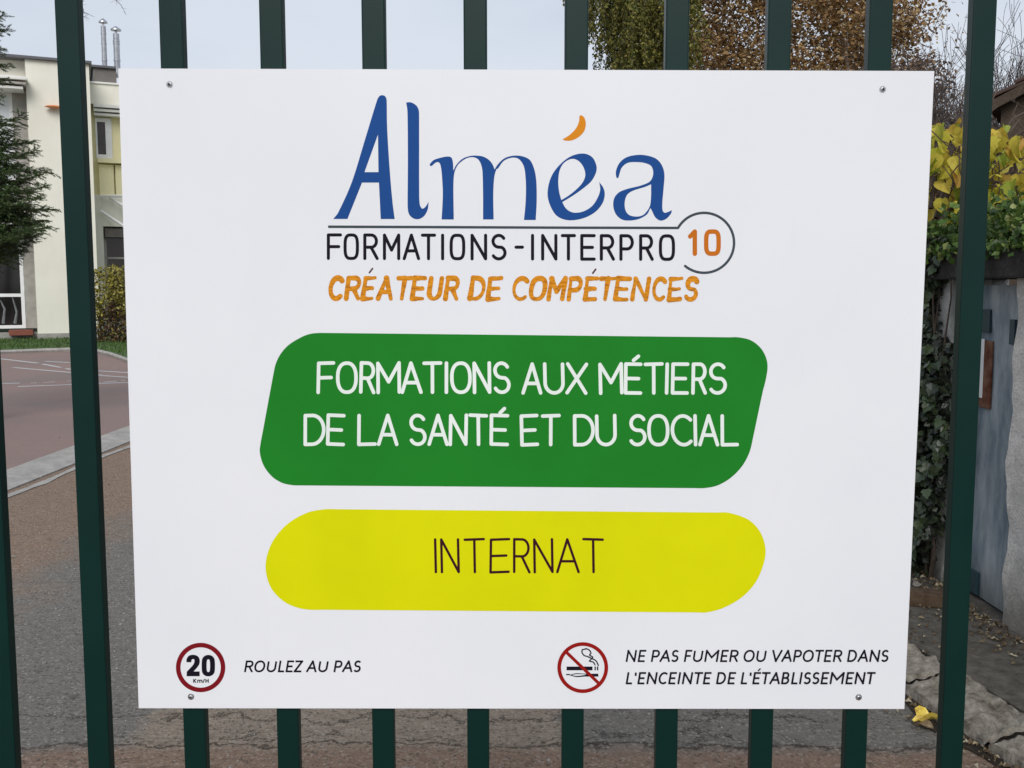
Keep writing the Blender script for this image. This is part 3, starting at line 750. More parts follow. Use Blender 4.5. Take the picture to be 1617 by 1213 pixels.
# ---- bare shrubs behind the wall
def bare(px, Y, zt_, wd, label, n=24, lv=4, mat='twig_grey'):
    x0 = at(px, 0, Y).x; t = empty('bare_shrub', (x0, Y, 0), label=label, cat='shrub')
    m = MB(); tips = []
    for i in range(n):
        an = rnd.uniform(0, 6.28)
        grow(m, (rnd.uniform(-.3, .3) * wd, rnd.uniform(-.3, .3), 0), (math.cos(an) * .28, math.sin(an) * .28, 1.3), zt_ * .55, .028, lv, 5, .36, 4, tips, .05, .10, minr=.0032)
    m.build('branches', M[mat], t); return tips, t
bare(1500, 11.5, 3.6, 1.2, 'grey leafless shrub behind the wall, just right of the sign')
bare(1600, 12.0, 3.65, 1.2, 'grey leafless shrub behind the tiled roof at the right edge')
tp, tsh = bare(1497, 9.6, 2.9, .8, 'brownish thicket with withered leaves just behind the yellow vine', 8, 3, 'twig')
l = MB()
for i in range(5200):
    leafq(l, (rnd.gauss(0, .55), rnd.gauss(0, .3), rnd.uniform(1.6, 3.2)), rnd.uniform(.03, .06))
l.build('withered_leaves', M['autumn_dull'], tsh, kind='stuff')

# ================================================================== garden wall, door, ivy on the right
WX = 2.30; dY0, dY1 = 3.02, 3.64
# measure: door edges from the photo on plane x = WX
def wallhit(px, py, X=WX):
    d = ray(px, py); t = X / d.x; return Vector((0, -D, EYE)) + d * t
pr = wallhit(1577, 960); pl = wallhit(1489, 900)
dY0, dY1 = pr.y, pl.y
zl_t = wallhit(1560, 395).z; zl_b = wallhit(1560, 441).z
gw = empty('garden_wall', (0, dY0, 0), label='old rough plastered garden wall along the pavement at the right edge', cat='wall')
def gbox(name, y0, y1, z0, z1, x0, x1, mat, bev=.01, par=gw):
    return boxo(name, (x0, y0 - dY0, z0), (x1, y1 - dY0, z1), mat, par, bev)
def rough_wall(name, y0, y1, z0, z1, x0, x1, mat, amp=.02):
    ny = max(2, int((y1 - y0) / .06)); nz_ = max(2, int((z1 - z0) / .06)); m = MB()
    for i in range(ny + 1):
        for j in range(nz_ + 1):
            y = y0 + (y1 - y0) * i / ny; z = z0 + (z1 - z0) * j / nz_
            q = mn.noise(Vector((x0, y * 3, z * 3))) * amp + mn.noise(Vector((x0, y * 9, z * 9))) * amp * .5
            m.v.append((x0 + q, y - dY0 + (mn.noise(Vector((1, y, z * 5))) * .006 if i in (0, ny) else 0), z))
    for i in range(ny):
        for j in range(nz_):
            k = i * (nz_ + 1) + j; m.f.append((k, k + 1, k + nz_ + 2, k + nz_ + 1))
    m.m = [0] * len(m.f)
    m.box((x0 + .035, y0 - dY0 + .012, z0), (x1, y1 - dY0 - .012, z1 - .01))
    k0 = len(m.v); # top and ends
    for i in range(ny + 1): pass
    # skirts
    top = [m.v[i * (nz_ + 1) + nz_] for i in range(ny + 1)]
    m.add(top + [(x1, y, z) for (_, y, z) in top], [(i, ny + 1 + i, ny + 2 + i, i + 1) for i in range(ny)])
    for e in (0, ny):
        col = [m.v[e * (nz_ + 1) + j] for j in range(nz_ + 1)]
        m.add(col + [(x0 + .2, y, z) for (_, y, z) in col], [(j, j + 1, nz_ + 2 + j, nz_ + 1 + j) for j in range(nz_)])
    return m.build(name, mat, gw, smooth=True)
rough_wall('wall_face', -.9, dY0 - .03, -.05, zl_t - .02, WX - .005, WX + .3, M['plaster'], .03)
rough_wall('wall_face', dY1 + .03, 12, -.05, zl_t - .02, WX + .005, WX + .3, M['plaster2'], .03)
for (a, b) in ((-.9, .4), (.42, 1.7), (1.72, dY0 - .24), ): gbox('coping', a, b, zl_t - .02, zl_t + .05, WX - .04, WX + .32, M['lintel'], .012)
gbox('lintel', dY0 - .22, dY1 + .22, zl_b, zl_t, WX - .07, WX + .30, M['lintel'], .012)
# metal door
dr = empty('door', (WX + .06, dY0 + .02, .0), label='faded blue-grey metal door in the old wall under a dark lintel', cat='door')
dw = dY1 - dY0 - .04
bm = MB()
ny = 20
for i in range(ny + 1):
    for j in range(25):
        y = dw * i / ny; z = .10 + (zl_b - .13) * j / 24
        bm.v.append((.012 * mn.noise(Vector((3, y * 3.5, z * 2.2))), y, z))
bm.f = [(i*25+j, i*25+j+1, (i+1)*25+j+1, (i+1)*25+j) for i in range(ny) for j in range(24)]; bm.m = [0] * len(bm.f)
bm.box((.016, 0, .10), (.04, dw, zl_b - .03))
bm.build('door_panel', M['door'], dr, smooth=True)
boxo('door_edge', (-.014, dw - .05, .09), (.012, dw + .005, zl_b - .02), M['door'], dr, .003)
def dpart(name, x0, y0, x1, y1, mat, d0, d1, **k):
    p, q = wallhit((x0 + x0) / 2, (y0 + y1) / 2, WX + .05), wallhit(x1, (y0 + y1) / 2, WX + .05)
    za, zb = wallhit((x0 + x1) / 2, y0, WX + .05).z, wallhit((x0 + x1) / 2, y1, WX + .05).z
    ya, yb = sorted((p.y, q.y))
    return boxo(name, (d0, ya - dr.location.y, zb), (d1, yb - dr.location.y, za), mat, dr, .002, **k)
dpart('hinge', 1546, 489, 1565, 525, M['hinge'], -.018, -.004)
dpart('hinge', 1522, 898, 1545, 934, M['hinge'], -.018, -.004)
dpart('rusty_plate', 1544, 538, 1565, 645, M['rust'], -.012, -.004, label='rusty metal plate')
dpart('enamel_strip', 1538, 535, 1554, 628, M['paper'], -.016, -.0125, label='white enamel strip on the rusty plate')
dpart('latch', 1596, 505, 1604, 545, M['hinge'], -.018, -.004)
boxo('threshold', (WX - .02, dY0, -.02), (WX + .3, dY1, .085), M['pave'], None, .008, kind='structure')
boxo('gap_shade_panel', (WX + .75, dY0 - .5, -.02), (WX + .8, dY1 + .6, 1.6), M['shed'], None, label='dark backdrop panel standing in for the shadow in the gap beside the door', cat='wall')  # dark panel behind the door, its colour stands in for the gap's shadow

# leaf meshes
def leafmesh(name, prof, s, mat, cup=.15, seg=None):
    m = MB(); vs = [(0, 0, 0)]; n = len(prof)
    L_ = [(0, 0)] + prof
    pts = []
    for (x, y) in prof: pts.append((x * s, y * s, cup * s * (abs(x) * .8 - (y - .4) ** 2 * .5)))
    for (x, y) in prof[::-1][1:-1] if False else []: pass
    left = [(-x, y, z) for (x, y, z) in pts[::-1]]
    ring = [(0, 0, 0)] + pts + [(0, s, -cup * s * .25)] + left
    c0 = (0, s * .45, -.02 * s); V = [c0] + ring; N = len(ring)
    m.add(V, [(0, 1 + i, 1 + (i + 1) % N) for i in range(N)])
    return m.mesh(name, mat, smooth=False)
ivyp = [(.22, -.06), (.42, .08), (.50, .30), (.34, .38), (.36, .58), (.2, .72)]
vinep = [(.16, -.08), (.38, -.04), (.50, .16), (.50, .38), (.38, .62), (.2, .84)]
ivym = [leafmesh('ivy_leaf', ivyp, s, M['ivy'], c) for s, c in ((.055, .2), (.065, .35), (.048, .1))]
vinelobe = [(.20, -.12), (.46, -.05), (.40, .14), (.55, .30), (.36, .42), (.34, .66), (.16, .80)]
vinelong = [(.12, -.03), (.26, .08), (.33, .30), (.27, .52), (.20, .70), (.07, .92)]
vinem = [leafmesh('vine_leaf', p_, s, M['vine'], c) for p_, s, c in ((vinep, .09, .6), (vinelobe, .085, .9), (vinelobe, .11, .5), (vinelong, .11, .9), (vinep, .055, 1.3), (vinelong, .08, 1.4))]
def place_leaf(me, name, p, face, parent, tilt=.5, down=True):
    # local Y is the leaf's length, Z its normal
    n = (Vector(face) + Vector((rnd.gauss(0, tilt), rnd.gauss(0, tilt), rnd.gauss(0, tilt)))).normalized()
    y = Vector((rnd.gauss(0, .45), rnd.gauss(0, .45), -1)); y = (y - n * y.dot(n)).normalized(); x = y.cross(n)
    o = link(name, me, parent); o.matrix_local = Matrix(((x.x, y.x, n.x, p[0]), (x.y, y.y, n.y, p[1]), (x.z, y.z, n.z, p[2]), (0, 0, 0, 1)))
    s = rnd.uniform(.75, 1.25); o.scale = (s, s, s); return o
iv = empty('ivy', (WX, dY1, 0), label='dark ivy covering the wall between the sign and the blue-grey door', cat='ivy')
m = MB()
def ivyedge(z): return -.07 + .07 * math.sin(z * 5) + .05 * math.sin(z * 13) + (.10 if z > 1.38 else 0) + (.06 if z < .35 else 0)
for i in range(26):
    y = rnd.uniform(.1, 1.6); q = [Vector((-.02, y, 0))]
    for k in range(9): q.append(Vector((-.02 - rnd.uniform(0, .05), q[-1].y + rnd.gauss(0, .05), .2 * (k + 1))))
    m.tube(q, [.012 - .001 * k for k in range(10)], 4, cap=False)
m.build('stems', M['twig'], iv)
cnt = 0
while cnt < 290:
    z = rnd.uniform(.18, 1.9); y = ivyedge(z) + rnd.random() ** 1.3 * .75
    th = .10 + .03 * math.sin(y * 8 + z * 6)
    place_leaf(rnd.choice(ivym), 'leaf', (-th - rnd.uniform(0, .03), y, z), (-.8, -.75, .25), iv, .35); cnt += 1
l = MB()
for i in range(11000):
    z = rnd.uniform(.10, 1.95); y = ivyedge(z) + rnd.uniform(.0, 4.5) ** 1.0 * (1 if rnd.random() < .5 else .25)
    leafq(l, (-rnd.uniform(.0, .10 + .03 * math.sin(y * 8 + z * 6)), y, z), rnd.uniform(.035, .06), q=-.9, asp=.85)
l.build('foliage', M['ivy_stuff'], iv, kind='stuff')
# climbing stump edge of pale plaster already shows at the jamb
# creeper on top of the wall
cr = empty('creeper', (WX, dY0 - .2, zl_t), label='low fresh green creeper spilling over the top of the wall and lintel', cat='creeper')
l = MB()
for i in range(9000):
    y = rnd.uniform(-1.6, 3.2); hgt = .16 + .05 * math.sin(y * 4) + .03 * math.sin(y * 11)
    z = rnd.uniform(-.01, 1) ** 1.0 * hgt; x = rnd.uniform(-.12, .35)
    if rnd.random() < .12: z = -rnd.uniform(0, .06) - (.12 * rnd.random() if y > dY1 - dY0 + .35 else 0); x = -rnd.uniform(.07, .13)
    leafq(l, (x, y, z + .03), rnd.uniform(.025, .05), asp=.8)
l.build('foliage', M['creeper'], cr, kind='stuff')
m = MB()
for i in range(22):
    y = rnd.uniform(-1.4, 3); q = [Vector((rnd.uniform(-.06, .2), y, .03))]
    for k in range(5): q.append(q[-1] + Vector((rnd.uniform(-.05, .05), rnd.uniform(.02, .14), rnd.uniform(-.03, .05))))
    m.tube(q, .004, 4, cap=False)
m.build('stems', M['twig'], cr)
# yellow vine
vn = empty('vine', (WX + .25, dY1, 0), label='climbing vine with large yellow and green autumn leaves above the wall', cat='vine')
vo = vn.location
m = MB()
def pv(px, py, Y): return at(px, py, Y) - Vector(vo)
for path in (((1478, 345), (1492, 300), (1500, 250), (1515, 205), (1532, 168)), ((1484, 335), (1503, 295), (1517, 275), (1530, 262)), ((1470, 330), (1478, 270), (1500, 235), (1498, 200)),
             ((1600, 380), (1590, 330), (1605, 270), (1590, 215), (1610, 190)), ((1572, 330), (1580, 280), (1575, 230), (1600, 188), (1625, 175)), ((1480, 360), (1495, 335), (1520, 318), (1545, 300), (1580, 285), (1617, 262)),
             ((1465, 300), (1480, 240), (1475, 200)), ((1560, 245), (1600, 240), (1640, 230)), ((1620, 400), (1640, 300), (1650, 200))):
    Y0 = 4.1 + rnd.uniform(-.1, .2)
    m.tube([pv(x, y, Y0 + .05 * i) for i, (x, y) in enumerate(path)], [.014 - .0018 * i for i in range(len(path))], 6, cap=False)
for i in range(70):
    p = pv(rnd.uniform(1465, 1640), rnd.uniform(190, 350), 4.0 + rnd.uniform(-.2, .4)); q = [p]
    for k in range(4): q.append(q[-1] + Vector((rnd.uniform(-.07, .08), rnd.uniform(-.03, .03), rnd.uniform(.0, .09))))
    m.tube(q, .0035, 4, cap=False)
m.build('stems', M['twig'], vn)
for i in range(255):
    px = rnd.uniform(1450, 1680); py = rnd.uniform(185, 345)
    if 1560 < px and py < 195 + rnd.uniform(-10, 10): continue
    if rnd.random() < .4 and 250 < py < 320 and px > 1590: continue
    p = pv(px, py, 4.15 + rnd.uniform(-.25, .35) + (0 if px < 1540 else -.2))
    place_leaf(rnd.choice(vinem), 'leaf', p, (-.45, -.9, .15), vn, .62)

# tiled outbuilding behind
RS = R(26); rx0 = at(1573, 160, 6.0).x; rz0 = at(1573, 166, 6.0).z
sh = empty('outbuilding', (rx0, 6.0, 0), -R(32), label='small outbuilding with brown tiled roof behind the vine at the right edge', cat='outbuilding')
boxo('wall', (.03, .08, 0), (3.0, 3.9, rz0 - .02), M['shed'], sh)
m = MB(); m.add([(.03, .08, rz0 - .02), (3.0, .08, rz0 - .02), (3.0, .08, rz0 + 2.7 * math.tan(RS)), (.03, .08, rz0 - .015)], [(0, 1, 2, 3)]); m.build('gable', M['shed'], sh)
tm = MB()
nseg = 6
prof = [(k / nseg * .22, .018 * math.sin(k / nseg * math.pi * 2)) for k in range(nseg + 1)]
for zoff in (0, -.016):
    for xx in (0, .33): tm.v += [(xx, y, z + zoff) for y, z in prof]
n = nseg + 1
tm.f = [(k, n + k, n + k + 1, k + 1) for k in range(nseg)] + [(2*n + k, 2*n + k + 1, 3*n + k + 1, 3*n + k) for k in range(nseg)] \
     + [(k, k + 1, 2*n + k + 1, 2*n + k) for k in range(nseg)] + [(n + k, 3*n + k, 3*n + k + 1, n + k + 1) for k in range(nseg)] + [(0, 2*n, 3*n, n), (n-1, 2*n-1, 4*n-1, 3*n-1)]
tm.m = [0] * len(tm.f); tme = tm.mesh('roof_tile', M['tile'])
for r_ in range(10):
    for c_ in range(18):
        s_ = r_ * .24
        link('roof_tile', tme, sh, (s_ * math.cos(RS) - .1, c_ * .215, rz0 + s_ * math.sin(RS) + .05 + rnd.uniform(-.004, .004)), (0, -RS + R(5), rnd.uniform(-.01, .01)))
m = MB()
m.add([(0, .05, rz0 - .03), (2.6, .05, rz0 - .03 + 2.6 * math.tan(RS)), (2.6, 3.8, rz0 - .03 + 2.6 * math.tan(RS)), (0, 3.8, rz0 - .03)], [(0, 1, 2, 3)])
m.build('roof_deck', M['shed'], sh)
for s_ in (.02,): 
    m = MB(); m.add([(-.05, -.02, rz0 - .055), (2.6, -.02, rz0 - .055 + 2.65 * math.tan(RS)), (2.6, -.02, rz0 + .02 + 2.65 * math.tan(RS)), (-.05, -.02, rz0 + .02),
                     (-.05, .02, rz0 - .055), (2.6, .02, rz0 - .055 + 2.65 * math.tan(RS)), (2.6, .02, rz0 + .02 + 2.65 * math.tan(RS)), (-.05, .02, rz0 + .02)],
                    [(0,1,2,3), (7,6,5,4), (0,4,5,1), (3,2,6,7), (0,3,7,4), (1,5,6,2)]); m.build('verge_board', M['shed'], sh)

# ---- things on the ground at the right
bp = wallhit(1466, 945, WX - .15)
g0 = gr(1463, 955, .075)
m = MB(); m.box((-.105, -.055, 0), (.105, .055, .068)); bo = m.build('brick', M['brick'], bevel=.006, loc=(g0.x, g0.y, .075), rot=(0, 0, R(-14)), label='mossy brown brick lying on the pavement at the foot of the ivy', cat='brick')
# crumpled yellow leaf
def crumple(name, loc, s, mat, label, flat=.35, seed=0, **k):
    n = 14; m = MB(); V = [(0, 0, .35 * s * flat)]
    for ringi in (1, 2):
        for i in range(n):
            an = 2 * math.pi * i / n; rr = s * ringi / 2 * (1 + .22 * math.cos(an * 3 + seed) + .1 * math.cos(an * 7 + seed * 2))
            z = max(0, s * flat * (.5 + .5 * math.sin(an * 2 + seed * 1.7 + ringi)) * (1.2 if ringi == 2 else .5)) + .002
            V.append((rr * math.cos(an), rr * .62 * math.sin(an), z))
    m.add(V, [(0, 1 + i, 1 + (i + 1) % n) for i in range(n)] + [(1 + i, 1 + n + i, 1 + n + (i+1) % n, 1 + (i+1) % n) for i in range(n)])
    return m.build(name, mat, loc=loc, label=label, cat='leaf', **k)
yl = gr(1461, 1136, .02)
crumple('fallen_leaf', (yl.x, yl.y, .012), .05, M['yleaf'], 'bright yellow crumpled leaf lying in the gutter beside the sign corner', .75, 1.3)
yl = gr(1456, 1147, .01); crumple('fallen_leaf', (yl.x, yl.y, .008), .04, M['litter'], 'small pale curled leaf just below the bright yellow one', .4, 2.6)
yl = gr(1446, 921, .08); crumple('fallen_leaf', (yl.x, yl.y - .05, .08), .045, M['grit'], 'pale curled leaf behind the brick at the foot of the ivy', .6, .5)
# litter
l = MB()
for i in range(2600):
    k = rnd.random()
    if k < .5: y = rnd.uniform(.7, 5.5); x = WX - abs(rnd.gauss(0, .08)) - .02; z = .08
    elif k < .75:
        y = rnd.uniform(.9, 3.8); x = rnd.uniform(1.75, WX); z = .08
        if x < 2.1 and y < 2.6: continue
    else:
        p = rnd.choice(P[150:430]); x = p.x - .24 - abs(rnd.gauss(0, .07)); y = p.y; z = .010
    s = rnd.uniform(.004, .016); a = rnd.uniform(0, 6.28); c, s2 = math.cos(a), math.sin(a)
    l.add([(x - s*c, y - s*s2, z + .002), (x + s*.5*s2, y - s*.5*c, z + rnd.uniform(.004, .02)), (x + s*c, y + s*s2, z + .003), (x - s*.5*s2, y + s*.5*c, z + rnd.uniform(.003, .012))], [(0, 1, 2), (0, 2, 3)])
l.build('leaf_litter', M['litter'], kind='stuff', label='dry brown leaf scraps along the wall foot and gutter', cat='leaf litter')
l = MB()
for i in range(9000):
    y = 1.2 + rnd.random() ** 2 * 10; x = rnd.uniform(-3.9, 1.4) if y < 3 else rnd.uniform(-4.0, -.8)
    s = rnd.uniform(.0015, .0055) * (1.6 if rnd.random() < .05 else 1); a = rnd.uniform(0, 6.28)
    tri = [(x + s * math.cos(a + k * 2.1), y + s * math.sin(a + k * 2.1), .001) for k in range(3)]
    l.add(tri + [(x, y, .001 + s * 1.1)], [(0, 1, 3), (1, 2, 3), (2, 0, 3)])
for i in range(60):
    y = rnd.uniform(1.7, 14); x = rnd.uniform(-6.5, -1.2) if y > 4 else rnd.uniform(-3, 1.3); s = rnd.uniform(.008, .022); a = rnd.uniform(0, 6.28); c, s2 = math.cos(a), math.sin(a)
    zz = .05 if -4.5 < x < -4.1 else .008
    l.add([(x - s*c, y - s*s2, zz), (x + s*.4*s2, y - s*.4*c, zz + .008), (x + s*c, y + s*s2, zz), (x - s*.4*s2, y + s*.4*c, zz + .004)], [(0, 1, 2), (0, 2, 3)])
l.build('grit', M['grit'], kind='stuff', label='pale grit and tiny leaf chips scattered over the asphalt', cat='grit')

# far tree belt that closes the view behind the sign
l = MB()
for i in range(70000):
    x = rnd.uniform(-60, 60); y = 50 + rnd.uniform(-2, 3); h = 6.5 + 1.6 * math.sin(x * .3) + math.sin(x * .9)
    if -6 < x < 1: h -= 0
    leafq(l, (x, y, rnd.random() * min(h, 7.0)), rnd.uniform(.16, .36))
l.build('tree_belt', M['autumn_dull'], kind='stuff', label='distant belt of brownish trees closing the view behind the car park', cat='tree belt')

# ================================================================== GATE
GX0 = at((290 + 323) / 2, 1165, .004).x
ga = empty('gate', (0, .016, 0), label='dark green metal gate of square upright bars carrying the sign', cat='gate')
BW, BD = .0345, .021
cxs = []
for (px, py) in ((306.5, 1165), (454, 1165), (604.5, 1165), (754.5, 1165), (904, 1165), (1052.5, 1165), (1203, 1165), (1352, 1165)): cxs.append(at(px, py, .004).x)
pitch = (cxs[-1] - cxs[0]) / 7
m = MB(); m.box((-BW/2, -.012, .14), (BW/2, -.012 + BD, 2.26)); 
bo = m.build('bar', M['bar'], ga, bevel=.0022, loc=(cxs[0], 0, 0))
bars = [bo]
for i in list(range(-9, 0)) + list(range(1, 14)):
    o = bo.copy(); C.objects.link(o); o.parent = ga; x = cxs[i] if 0 < i < 8 else (cxs[0] + pitch * i if i < 0 else cxs[7] + pitch * (i - 7)); x += -.0035 if i < 0 else (.003 if i > 7 else 0); o.location = (x, 0, 0); bars.append(o)
xl, xr = cxs[0] - 10 * pitch, cxs[0] + 14 * pitch
boxo('rail', (xl, -.017, .08), (xr, .027, .139), M['bar'], ga, .003); boxo('rail', (xl, -.017, 2.261), (xr, .027, 2.32), M['bar'], ga, .003)
boxo('post', (xl - .06, -.022, 0), (xl - .001, .036, 2.34), M['bar'], ga, .003); boxo('post', (xr + .001, -.022, 0), (xr + .06, .036, 2.34), M['bar'], ga, .003)

# ================================================================== SIGN
def sp3(px, py, dep=0.0):
    p = at(px, py, 0.0); return Vector((p.x, -dep, p.z))
sg = empty('sign', (0, -.0, EYE), label='large white rectangular sign with blue logo, green and yellow banners, screwed to the green gate', cat='sign')
cor = [sp3(187.5, 108), sp3(1475, 113), sp3(1427, 1119.5), sp3(219, 1117.5)]
m = MB(); f_ = [(p.x, -.0012, p.z - EYE) for p in cor]; b_ = [(p.x, .0018, p.z - EYE) for p in cor]
m.add(f_ + b_, [(3, 2, 1, 0), (4, 5, 6, 7), (0, 1, 5, 4), (1, 2, 6, 5), (2, 3, 7, 6), (3, 0, 4, 7)])
panel = m.build('panel', M['sign'], sg)
BASE = .0013
class Ink:
    def __init__(s, dep=BASE + .0001): s.m = MB(); s.d = dep
    def step(s): s.d += .000006
    def poly(s, outer, holes=()):
        loops = [[Vector((x, y, 0)) for x, y in outer]] + [[Vector((x, y, 0)) for x, y in h] for h in holes]
        tri = tessellate_polygon(loops); flat = [p for l in loops for p in l]
        V = [sp3(p.x, p.y, s.d) - Vector((0, 0, EYE)) for p in flat]; F_ = []
        for t in tri:
            a, b, c = (V[i] for i in t); nn = (b - a).cross(c - a)
            F_.append(tuple(t) if nn.y < 0 else tuple(t)[::-1])
        s.m.add(V, F_); s.step()
    def stroke(s, pts, w, closed=False, cap='round', wf=None):
        P2 = [Vector(p) for p in pts]; n = len(P2)
        if n < 2: return
        if cap == 'square' and n == 2:
            dd = (P2[1] - P2[0]).normalized() * w * .42; P2 = [P2[0] - dd, P2[1] + dd]
        Lf, Rt = [], []
        for i in range(n):
            if closed: a, b = P2[i-1], P2[(i+1) % n]
            else: a, b = P2[max(0, i-1)], P2[min(n-1, i+1)]
            t1 = (P2[i] - a); t2 = (b - P2[i])
            t = (t1.normalized() if t1.length > 1e-6 else Vector((0, 0))) + (t2.normalized() if t2.length > 1e-6 else Vector((0, 0)))
            if t.length < 1e-6: t = b - a
            t.normalize(); q = Vector((-t.y, t.x)); ww = w * (wf(i / (n if closed else n - 1)) if wf else 1)
            if t1.length > 1e-6 and t2.length > 1e-6:
                cs = max(.6, t1.normalized().dot(t)); ww /= cs
            Lf.append(P2[i] + q * ww / 2); Rt.append(P2[i] - q * ww / 2)
        if closed:
            V = Lf + Rt; F_ = [(i, (i+1) % n, n + (i+1) % n, n + i) for i in range(n)]
        else:
            V = Lf + Rt; F_ = [(i, i+1, n+i+1, n+i) for i in range(n-1)]
            if cap == 'round':
                for end in (0, n-1):
                    c = P2[end]; r = (Lf[end] - c).length; d0 = (Lf[end] - c); b0 = len(V)
                    sgn = 1 if end == 0 else -1
                    base_i = end; arc = []
                    for k in range(1, 8):
                        an = math.pi * k / 8 * sgn; arc.append(c + Vector((d0.x * math.cos(an) - d0.y * math.sin(an), d0.x * math.sin(an) + d0.y * math.cos(an))))
                    V += arc; F_.append(tuple([end] + list(range(b0, b0 + 7)) + [n + end]))
        V3 = [sp3(p.x, p.y, s.d) - Vector((0, 0, EYE)) for p in V]; G = []
        for f in F_:
            nn = (V3[f[1]] - V3[f[0]]).cross(V3[f[2]] - V3[f[0]])
            G.append(f if nn.y < 0 else f[::-1])
        s.m.add(V3, G); s.step()
    def build(s, name, mat, parent=None, **k): return s.m.build(name, mat, parent or sg, **k)
def smooth(pts, n=6):
    # pts: (x,y) smooth or (x,y,1) corner; closed outline
    N = len(pts); res = []
    for i in range(N):
        p0, p1, p2, p3 = pts[i-1], pts[i], pts[(i+1) % N], pts[(i+2) % N]
        a = Vector(p1[:2]); b = Vector(p2[:2])
        t1 = (Vector(p2[:2]) - Vector(p0[:2])) * .5 if len(p1) < 3 else (b - a)
        t2 = (Vector(p3[:2]) - Vector(p1[:2])) * .5 if len(p2) < 3 else (b - a)
        ln = (b - a).length
        if t1.length > ln: t1 = t1.normalized() * ln
        if t2.length > ln: t2 = t2.normalized() * ln
        for k in range(n):
            t = k / n; h1 = 2*t**3 - 3*t**2 + 1; h2 = t**3 - 2*t**2 + t; h3 = -2*t**3 + 3*t**2; h4 = t**3 - t**2
            q = a * h1 + t1 * h2 + b * h3 + t2 * h4; res.append((q.x, q.y))
    return res
def Z1(pts): return [((500 + p[0] / 5.39), (140 + p[1] / 5.39), *p[2:]) for p in pts]
def Z2(pts): return [((780 + p[0] / 3.79), (160 + p[1] / 3.79), *p[2:]) for p in pts]
# -- logo letters
i_ = Ink(); i_.poly(smooth(Z1([(143,1109,1),(185,1055),(300,800),(415,430),(518,95),(538,64),(562,57),(586,67),(598,98),(601,300),(612,520),(632,800),(650,990),(666,1110,1),(547,1110,1),(532,800,1),(388,800,1),(264,1109,1)])),
    [smooth(Z1([(524,392,1),(528,711,1),(409,711,1)]), 2)]); i_.build('letter', M['blue'])
i_ = Ink(); i_.poly(smooth(Z1([(764,119,1),(805,118),(850,145),(871,185),(874,260),(874,900),(880,990),(900,1022),(930,1003),(954,964,1),(946,1030),(915,1085),(868,1111),(820,1102),(786,1065),(776,1000),(778,600),(775,200)]))); i_.build('letter', M['blue'])
mo = Z1([(966,655),(965,643),(1000,608),(1060,588),(1110,579),(1145,585),(1160,620),(1165,700,1),(1190,650),(1240,600),(1300,576),(1360,571),(1420,580),(1470,610),(1500,650),(1515,690,1),(1540,650),(1580,608)]) \
   + Z2([(76,336),(120,326),(170,330),(215,352),(241,405),(254,480),(256,600),(250,711,1),(180,711,1),(190,600),(191,480),(180,392),(150,347),(110,338),(60,357),(25,402)]) \
   + Z1([(1530,690),(1512,760),(1504,900),(1507,1114,1),(1417,1114,1),(1417,900),(1412,700),(1395,632),(1368,597),(1325,584),(1270,597),(1210,642),(1182,690),(1169,745),(1165,850),(1168,1114,1),(1065,1114,1),(1075,900),(1066,720),(1055,650),(1040,627),(1015,630),(985,655),(973,660)])
i_ = Ink(); i_.poly(smooth(mo)); i_.build('letter', M['blue'])
i_ = Ink(); i_.poly(smooth(Z2([(630,484,1),(655,520),(663,560),(650,610),(610,660),(550,695),(480,712),(420,708),(370,680),(335,620),(321,560),(330,490),(355,430),(400,375),(450,336),(500,317),(550,316),(592,340),(614,390),(610,430),(582,480),(530,525),(470,567),(409,604,1),(427,637),(455,660),(490,668),(540,658),(590,625),(622,575),(636,530)])),
    [smooth(Z2([(403,592,1),(390,540),(385,480),(392,420),(412,378),(445,352),(480,346),(515,365),(540,405),(546,450),(525,495),(480,540),(440,570)]))]); i_.build('letter', M['blue'])
i_ = Ink(); i_.poly(smooth(Z2([(733,457),(730,420),(750,372),(790,338),(850,323),(910,325),(970,345),(1005,385),(1020,440),(1015,520),(1008,600),(1008,650),(1020,668),(1045,662),(1064,652,1),(1060,672),(1030,705),(995,715),(965,695),(948,662),(936,640,1),(915,678),(870,704),(820,714),(770,710),(732,680),(714,630),(720,580),(750,545),(800,525),(870,508),(925,487),(946,462),(953,425),(940,388),(900,370),(850,365),(800,370),(765,398),(750,440),(743,460)])),
    [smooth(Z2([(940,498,1),(900,515),(840,533),(800,557),(783,600),(786,650),(808,681),(850,691),(890,683),(918,655),(935,620),(940,560)]))]); i_.build('letter', M['blue'])
i_ = Ink(); i_.poly(smooth(Z2([(410,229,1),(450,205),(490,165),(510,120),(512,92),(524,85),(543,103),(550,140),(540,180),(510,213),(470,234),(430,237)]))); i_.build('accent_mark', M['orange'])
arc = []
cxx, cyy, rr = 1111.6, 383.8, 47.3
a0 = math.atan2(360.3 - cyy, 1072 - cxx); a1 = a0 + 2 * math.pi - (a0 - math.atan2(421.2 - cyy, 1081 - cxx)) % (2 * math.pi)
for k in range(57):
    an = a0 + (a1 - a0) * k / 56; arc.append((cxx + rr * math.cos(an), cyy + rr * math.sin(an)))
i_ = Ink(); i_.stroke([(518.5, 358), (700, 358.8), (900, 359.8), (1071.5, 360.3)], 4.0, cap='butt'); i_.stroke(arc, 4.0, cap='round'); i_.build('logo_line', M['grey_ink'])

